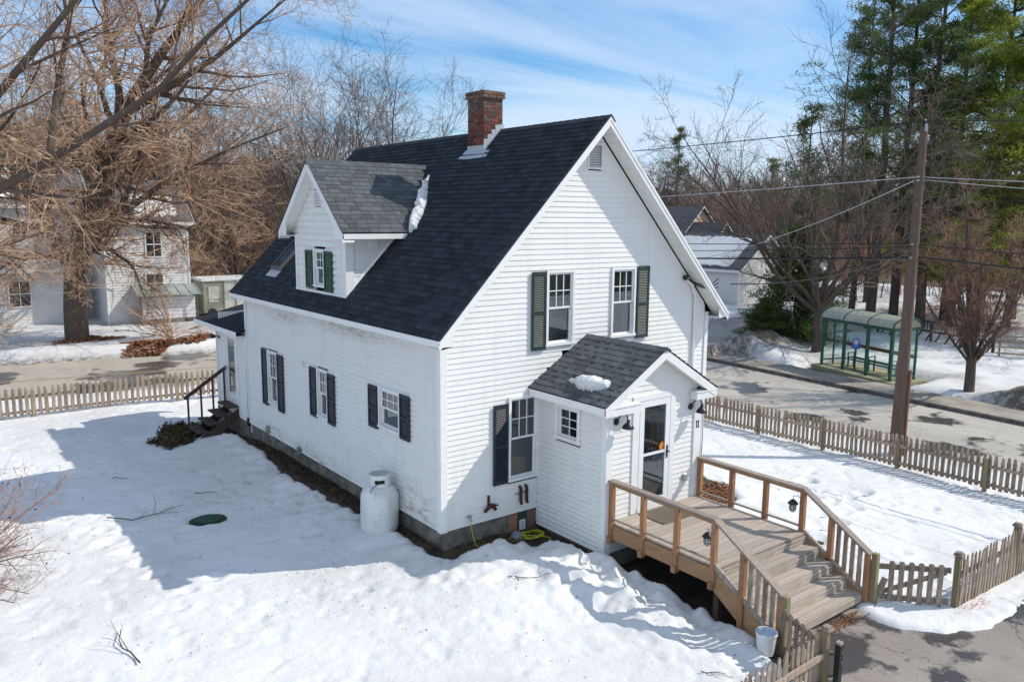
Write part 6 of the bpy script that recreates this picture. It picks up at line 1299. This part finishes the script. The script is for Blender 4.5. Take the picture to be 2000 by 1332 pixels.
litter('dead_grass', 'mossy winter grass on the bare strip under the gable wall', 'grass', 900, (.9, -.25, .8, .16), 'mossy', .02, 9, gnz, 3.5)
# low brown juniper by the back steps
def juniper():
    rg = np.random.RandomState(9); t = thing('juniper_shrub', 'low rusty brown juniper bush half buried in snow by the back steps', 'shrub', (-1.5, 12.3, -.6))
    P = []; 
    for i in range(70):
        c0 = [(-1.35, 12.6, -.62), (-1.75, 11.4, -.60), (-1.1, 12.1, -.62)][i % 3]; az = rg.rand()*6.283; l = rg.uniform(.3, .8); d = np.array([math.cos(az), math.sin(az), rg.uniform(.02, .3)]); P.append([np.array(c0)+d*l*q/4+np.array([0, 0, -.12*(q/4)**2]) for q in range(5)])
    P = np.array(P); Rr = np.tile(np.linspace(.012, .004, 5), (len(P), 1)); npmesh('stems', *tubes(P, Rr, 4), M['twig_red'], t)
    P3, R3, L3 = children(P, Rr, np.full(len(P), .6), 8, .35, .7, 2, .1, 0, rg, .2); pts = np.concatenate([P3.reshape(-1, 3), P.reshape(-1, 3)]); V, Fq = cards(pts, .045, rg, 6, 2.2, .035, .3); npmesh('foliage', V, Fq, mat('juniper_foliage', (.10, .055, .025), .8, (.05, .05, .02), 2), t)
juniper()
# ---------------- neighbouring buildings ----------------
def yawbox(b, c, ux, x0, x1, y0, y1, z0, z1):
    c = Vector(c); U = Vector((math.cos(ux), math.sin(ux), 0)); V_ = Vector((-math.sin(ux), math.cos(ux), 0)); P = lambda x, y, z: c+U*x+V_*y+Z*z
    return b.add([P(x0, y0, z0), P(x1, y0, z0), P(x1, y1, z0), P(x0, y1, z0), P(x0, y0, z1), P(x1, y0, z1), P(x1, y1, z1), P(x0, y1, z1)], MB.BF)
def nhouse(name, label, c, ux, w, d, eave, ridge, wallm, roofm, axis='x', wins=(), clap=.22, snowp=None, over=.35, pz=-.3):
    """gabled building; local x along its front, local y back"""
    t = thing(name, label, 'house' if 'house' in name else 'building', c); U = Vector((math.cos(ux), math.sin(ux), 0)); V_ = Vector((-math.sin(ux), math.cos(ux), 0)); cc = Vector(c); P = lambda x, y, z: cc+U*x+V_*y+Z*z
    b = MB(); yawbox(b, c, ux, 0, w, 0, d, pz, eave)
    if axis == 'x':
        for x in (0, w-.02): b.prism([P(x, 0, eave), P(x, d, eave), P(x, d/2, ridge-.05)], U*.02)
    else:
        for y in (0, d-.02): b.prism([P(0, y, eave), P(w, y, eave), P(w/2, y, ridge-.05)], V_*.02)
    wl = b.build('wall', wallm, t)
    n = int((eave-0)/clap); b = MB()
    for k in range(n):
        z = k*clap; b.add([P(0, -.03, z), P(w, -.03, z), P(w, -.005, z+clap), P(0, -.005, z+clap)], [(0, 1, 2, 3)]); b.add([P(0, -.03, z), P(w, -.03, z), P(w, 0, z), P(0, 0, z)], [(0, 1, 2, 3)])
        b.add([P(-.03, 0, z), P(-.03, d, z), P(-.005, d, z+clap), P(-.005, 0, z+clap)], [(0, 1, 2, 3)]); b.add([P(-.03, 0, z), P(-.03, d, z), P(0, d, z), P(0, 0, z)], [(0, 1, 2, 3)])
        b.add([P(w+.03, 0, z), P(w+.03, d, z), P(w+.005, d, z+clap), P(w+.005, 0, z+clap)], [(0, 1, 2, 3)])
    if axis == 'y':
        k = 0
        while eave+k*clap < ridge-.3:
            z = eave+k*clap; q = (z-eave)/(ridge-eave); q1 = min(1, (z+clap-eave)/(ridge-eave)); b.add([P(w/2*q, -.03, z), P(w-w/2*q, -.03, z), P(w-w/2*q1, -.006, z+clap), P(w/2*q1, -.006, z+clap)], [(0, 1, 2, 3)]); k += 1
    o = b.build('clapboards', wallm, wl); o['kind'] = 'stuff'
    for x0, y0 in ((-.05, -.05), (w-.06, -.05)): b = MB(); yawbox(b, c, ux, x0, x0+.11, y0, y0+.11, 0, eave); b.build('corner_board', M['white'], t)
    th = .12; sl = (ridge-eave)/(d/2 if axis == 'x' else w/2)
    for s in (0, 1):
        if axis == 'x':
            q = [(-over, eave-over*sl), (d/2, ridge), (d/2, ridge-th), (-over, eave-over*sl-th)]
            if s: q = [(d-y, z) for y, z in q]
            b = MB().prism([P(-over, y, z+th) for y, z in q], U*(w+2*over)); 
            tr = MB().prism([P(-over-.03, y, z+th-.02) for y, z in q], U*.03).prism([P(w+over, y, z+th-.02) for y, z in q], U*.03)
            yq = q[0][0]; tr.prism([P(-over, yq-(.02 if not s else -.02), q[0][1]+th-.02), P(-over, yq, q[0][1]+th-.02), P(-over, yq, q[0][1]-.1), P(-over, yq-(.02 if not s else -.02), q[0][1]-.1)], U*(w+2*over))
        else:
            q = [(-over, eave-over*sl), (w/2, ridge), (w/2, ridge-th), (-over, eave-over*sl-th)]
            if s: q = [(w-x, z) for x, z in q]
            b = MB().prism([P(x, -over, z+th) for x, z in q], V_*(d+2*over)); tr = MB().prism([P(x, -over-.03, z+th-.03) for x, z in q], V_*.03)
        ro = b.build('roof', roofm, t); tr.build('rake_board', M['white'], t)
        if snowp and s in snowp:
            u0, u1, v0, v1 = snowp[s]; LL = (w if axis == 'x' else d); half = (d/2 if axis == 'x' else w/2); rr_ = random.Random(int(w*100)+s); n = 22; ptsn = []
            low = [(u0+(u1-u0)*i/n, v0+rr_.uniform(0, .07)) for i in range(n+1)]; hi_ = [(u0+(u1-u0)*i/n, v1-rr_.uniform(0, .05)) for i in range(n, -1, -1)]
            def Q(u, v, h):
                a = -over+(half+over)*v; z = eave-over*sl+(ridge-eave+over*sl)*v+th+h
                if s: a = (d if axis == 'x' else w)-a
                return P(u*LL, a, z) if axis == 'x' else P(a, u*LL, z)
            top = [Q(u, v, .09) for u, v in low+hi_]; bot = [Q(u, v, .0) for u, v in low+hi_]; k = len(top)
            MB().add(bot+top, [tuple(range(k, 2*k))]+[(i, (i+1) % k, k+(i+1) % k, k+i) for i in range(k)]).build('roof_snow', M['snow'], ro)
    for (x0, x1, z0, z1, kind) in wins:
        b = MB(); yawbox(b, c, ux, x0-.09, x1+.09, -.07, -.02, z0-.09, z1+.09); wn = b.build('window' if kind != 'door' else 'door', M['white'], t)
        b = MB(); yawbox(b, c, ux, x0, x1, -.085, -.071, z0, z1); b.build('pane', M['dark_pane'], wn)
        b = MB(); yawbox(b, c, ux, (x0+x1)/2-.02, (x0+x1)/2+.02, -.10, -.086, z0, z1); yawbox(b, c, ux, x0, x1, -.10, -.086, (z0+z1)/2-.03, (z0+z1)/2+.03); b.build('muntin', M['white'], wn)
    b = MB(); yawbox(b, c, ux, .03, w-.03, -.0, .1, -1.0, pz+.32); b.build('foundation', M['concrete'], t)
    return t
def gp(x, y, dz=0): return (x, y, gz(x, y)+dz)
UX = 0.0
h1 = nhouse('white_house', 'white clapboard two storey house behind the big maple across the main road', (2.2, 39.6, -.75), UX, 4.7, 6.0, 6.3, 8.6, M['house_w'], M['roofgrey'], 'x',
   [(2.3, 3.1, 4.1, 5.5, 'w'), (2.2, 3.1, 1.9, 3.0, 'w')], snowp={0: (.38, .9, .1, .62)}, clap=.16)
h2 = nhouse('grey_house_wing', 'low porch wing with ribbed roof and dark windows left of the maple trunk', (-8.6, 41.6, -.75), UX, 8.9, 3.2, 3.6, 5.0, M['house_w'], M['metalroof'], 'x',
   [(1.2, 2.2, 1.3, 2.7, 'w'), (2.9, 3.9, 1.3, 2.7, 'w'), (4.6, 5.6, 1.3, 2.7, 'w'), (6.1, 7.1, 1.3, 2.7, 'w')], clap=.16)
h3 = nhouse('grey_house', 'two storey house with snow covered roof at the left edge behind the porch wing', (-11, 44.2, -.75), UX, 13.2, 7, 7.2, 9.3, M['house_w'], M['roofgrey'], 'x',
   [(9.2, 10.0, 4.6, 6.0, 'w'), (10.4, 11.2, 4.6, 6.0, 'w'), (6, 7, 4.6, 6.0, 'w'), (11.6, 12.6, .6, 2.8, 'door')], snowp={0: (.02, .74, .08, .95)}, clap=.16)
# lean-to shed with metal roof
ls = thing('lean_to', 'small lean-to with ribbed metal roof at the foot of the white house wall', 'lean-to', (3.7, 38.5, -.65)); c0 = Vector((3.7, 38.5, -.65)); U = Vector((math.cos(UX), math.sin(UX), 0)); V_ = Vector((-math.sin(UX), math.cos(UX), 0)); P = lambda x, y, z: c0+U*x+V_*y+Z*z
MB().prism([P(-.2, -.3, 1.75), P(-.2, 1.1, 2.25), P(-.2, 1.1, 2.20), P(-.2, -.3, 1.70)], U*3.7).build('roof', M['metalroof'], ls)
for k in range(7): MB().bar(P(-.15+k*.6, -.3, 1.77), P(-.15+k*.6, 1.1, 2.27), .05, .04).build('roof_rib', M['metalroof'], ls)
for x in (0, 3.2): MB().bar(P(x, -.2, -.2), P(x, -.2, 1.7), .09, .09).build('post', M['pole'], ls)
b = MB(); yawbox(b, c0, UX, .1, 3.2, .2, .35, .25, 1.6); b.build('wall', M['house_w'], ls)
for k in range(6): b = MB(); yawbox(b, c0, UX, .1, 3.2, .17, .2, .27+k*.22, .46+k*.22); b.build('wall_board', M['house_w'], ls)
b = MB(); yawbox(b, c0, UX, .1, 3.2, .12, .3, -.5, .25); b.build('foundation', M['concrete'], ls)
# trailer
tl = thing('green_trailer', 'old green and cream box trailer with snow on top beyond the back porch', 'trailer', (8.2, 40.0, -.4)); c0 = (7.7, 39.6, -.55)
b = MB(); yawbox(b, c0, UX, 0, 1.3, 0, 2.1, .25, 2.25); b.build('body', M['olive'], tl); b = MB(); yawbox(b, c0, UX, 1.31, 3.0, .0, 2.1, .25, 2.25); b.build('side_panel', M['clear'], tl)
for x in (-.02, 1.25, 2.0, 2.95): b = MB(); yawbox(b, c0, UX, x, x+.07, -.04, -.0, .22, 2.28); b.build('frame_strip', M['olive'], tl)
b = MB(); yawbox(b, c0, UX, .3, .95, -.03, 0, .9, 1.9); b.build('door', M['clear'], tl); b = MB(); yawbox(b, c0, UX, -.1, 3.1, -.1, 2.2, 2.25, 2.42); b.build('roof_snow', M['snow'], tl)
for x in (.5, 2.4): MB().lathe([(.0, 0), (.30, .0), (.32, .05), (.32, .16), (.0, .18)], Vector(c0)+U*x+Z*.22-V_*.02, V_, 14).build('wheel', M['black'], tl)
# houses right of the main house
UXr = .30
def facing(b_, d_): return pt(b_, d_, 0)
w1 = nhouse('white_cottage', 'white gabled cottage with snow patch on its grey roof right of the main house', (44.4, 35.9, -.9), -1.5, 9, 7.5, 2.9, 5.4, M['house_w'], M['roofgrey'], 'x', snowp={0: (.02, .90, .06, .90)})
w2 = nhouse('white_cottage', 'second white building half hidden by branches behind the cottage', (54.5, 38.0, -.9), -1.5, 9, 7, 2.9, 5.2, M['house_w'], M['roofgrey'], 'x', [(2, 3, .9, 2, 'w')], snowp={0: (.1, .95, .1, .9)})
w3 = nhouse('tan_house', 'tan sided house with front gable beyond the white cottage', (53.1, 51.4, -1.2), -1.5, 10, 9, 4.4, 8.2, M['tan'], M['roofgrey'], 'x')
w3b = nhouse('tan_house_wing', 'smaller tan gable right of the bigger one beyond the cottage', (53.6, 45.7, -1.2), -1.5, 8, 6, 3.8, 6.6, M['tan'], M['roofgrey'], 'x')
w4 = nhouse('blue_roof_house', 'small white house with dark blue grey gable roof among the bare trees', (66.8, 52.9, -1.0), -1.5, 8, 6, 3.4, 6.1, M['house_w'], mat('blue_roof', (.05, .06, .085), .9), 'x')
MB().box(33.2, 33.3, 24.6, 24.7, -1, -.35).build('marker_post', M['pole'])
bpy.data.objects['marker_post']['label'] = 'short wooden marker post on the snow before the white cottage'; bpy.data.objects['marker_post']['category'] = 'post'
bowl = MB().lathe([(.0, 0), (.3, .03), (.42, .12), (.43, .12), (.3, .0)], (41.2, 26.6, .2), (-.5, -.7, .5), 16); tag(bowl.build('satellite_dish', M['pwhite'], smooth=True), 'white satellite dish on a short stand by the cottage gable', 'dish')
# footbridge railing and split rail fence under the pines
fbg = thing('railing', 'dark wooden railing with slanted braces under the pines right of the bus shelter', 'railing', (38.3, 11.5, -.9))
a, b_ = Vector((38.9, 12.2, -.85)), Vector((36.4, 4.8, -.85)); d = (b_-a); Lr = d.length; d /= Lr
for z in (1.15, .62): MB().bar(a+Z*z, b_+Z*z, .07, .10).build('rail', M['darkwood'], fbg)
for k in range(5): q = a+d*(Lr*k/4); MB().bar(q-Z*.3, q+Z*1.2, .12, .12).build('post', M['darkwood'], fbg)
for k in range(40): q = a+d*(Lr*(k+.5)/40); MB().bar(q+Z*.62, q+Z*1.15, .035, .035).build('baluster', M['darkwood'], fbg)
for k in range(12): q = a+d*(Lr*(k+.3)/12); MB().bar(q-Z*.1, q+d*.45+Z*.6, .06, .07).build('brace', M['darkwood'], fbg)
srf = thing('split_rail_fence', 'zigzag split rail fence of grey logs on the snow at the right edge', 'fence', (37, 3, -.9))
rr_ = random.Random(4); q = Vector((35.6, 4.2, -.85)); zig = [q]
for k in range(7): q = q+Vector((.9+.5*(k % 2), -1.5, 0)); zig.append(q)
for a, b_ in zip(zig, zig[1:]):
    for z in (.25, .55, .85): MB().bar(a+Z*(z+rr_.uniform(-.06, .06)), b_+Z*(z+rr_.uniform(-.06, .06)), .09, .08, ext=.15).build('rail', M['greywood'], srf)
    MB().bar(a-Z*.2, a+Z*1.1+Vector((.25, .1, 0)), .09, .09).build('stake', M['greywood'], srf)
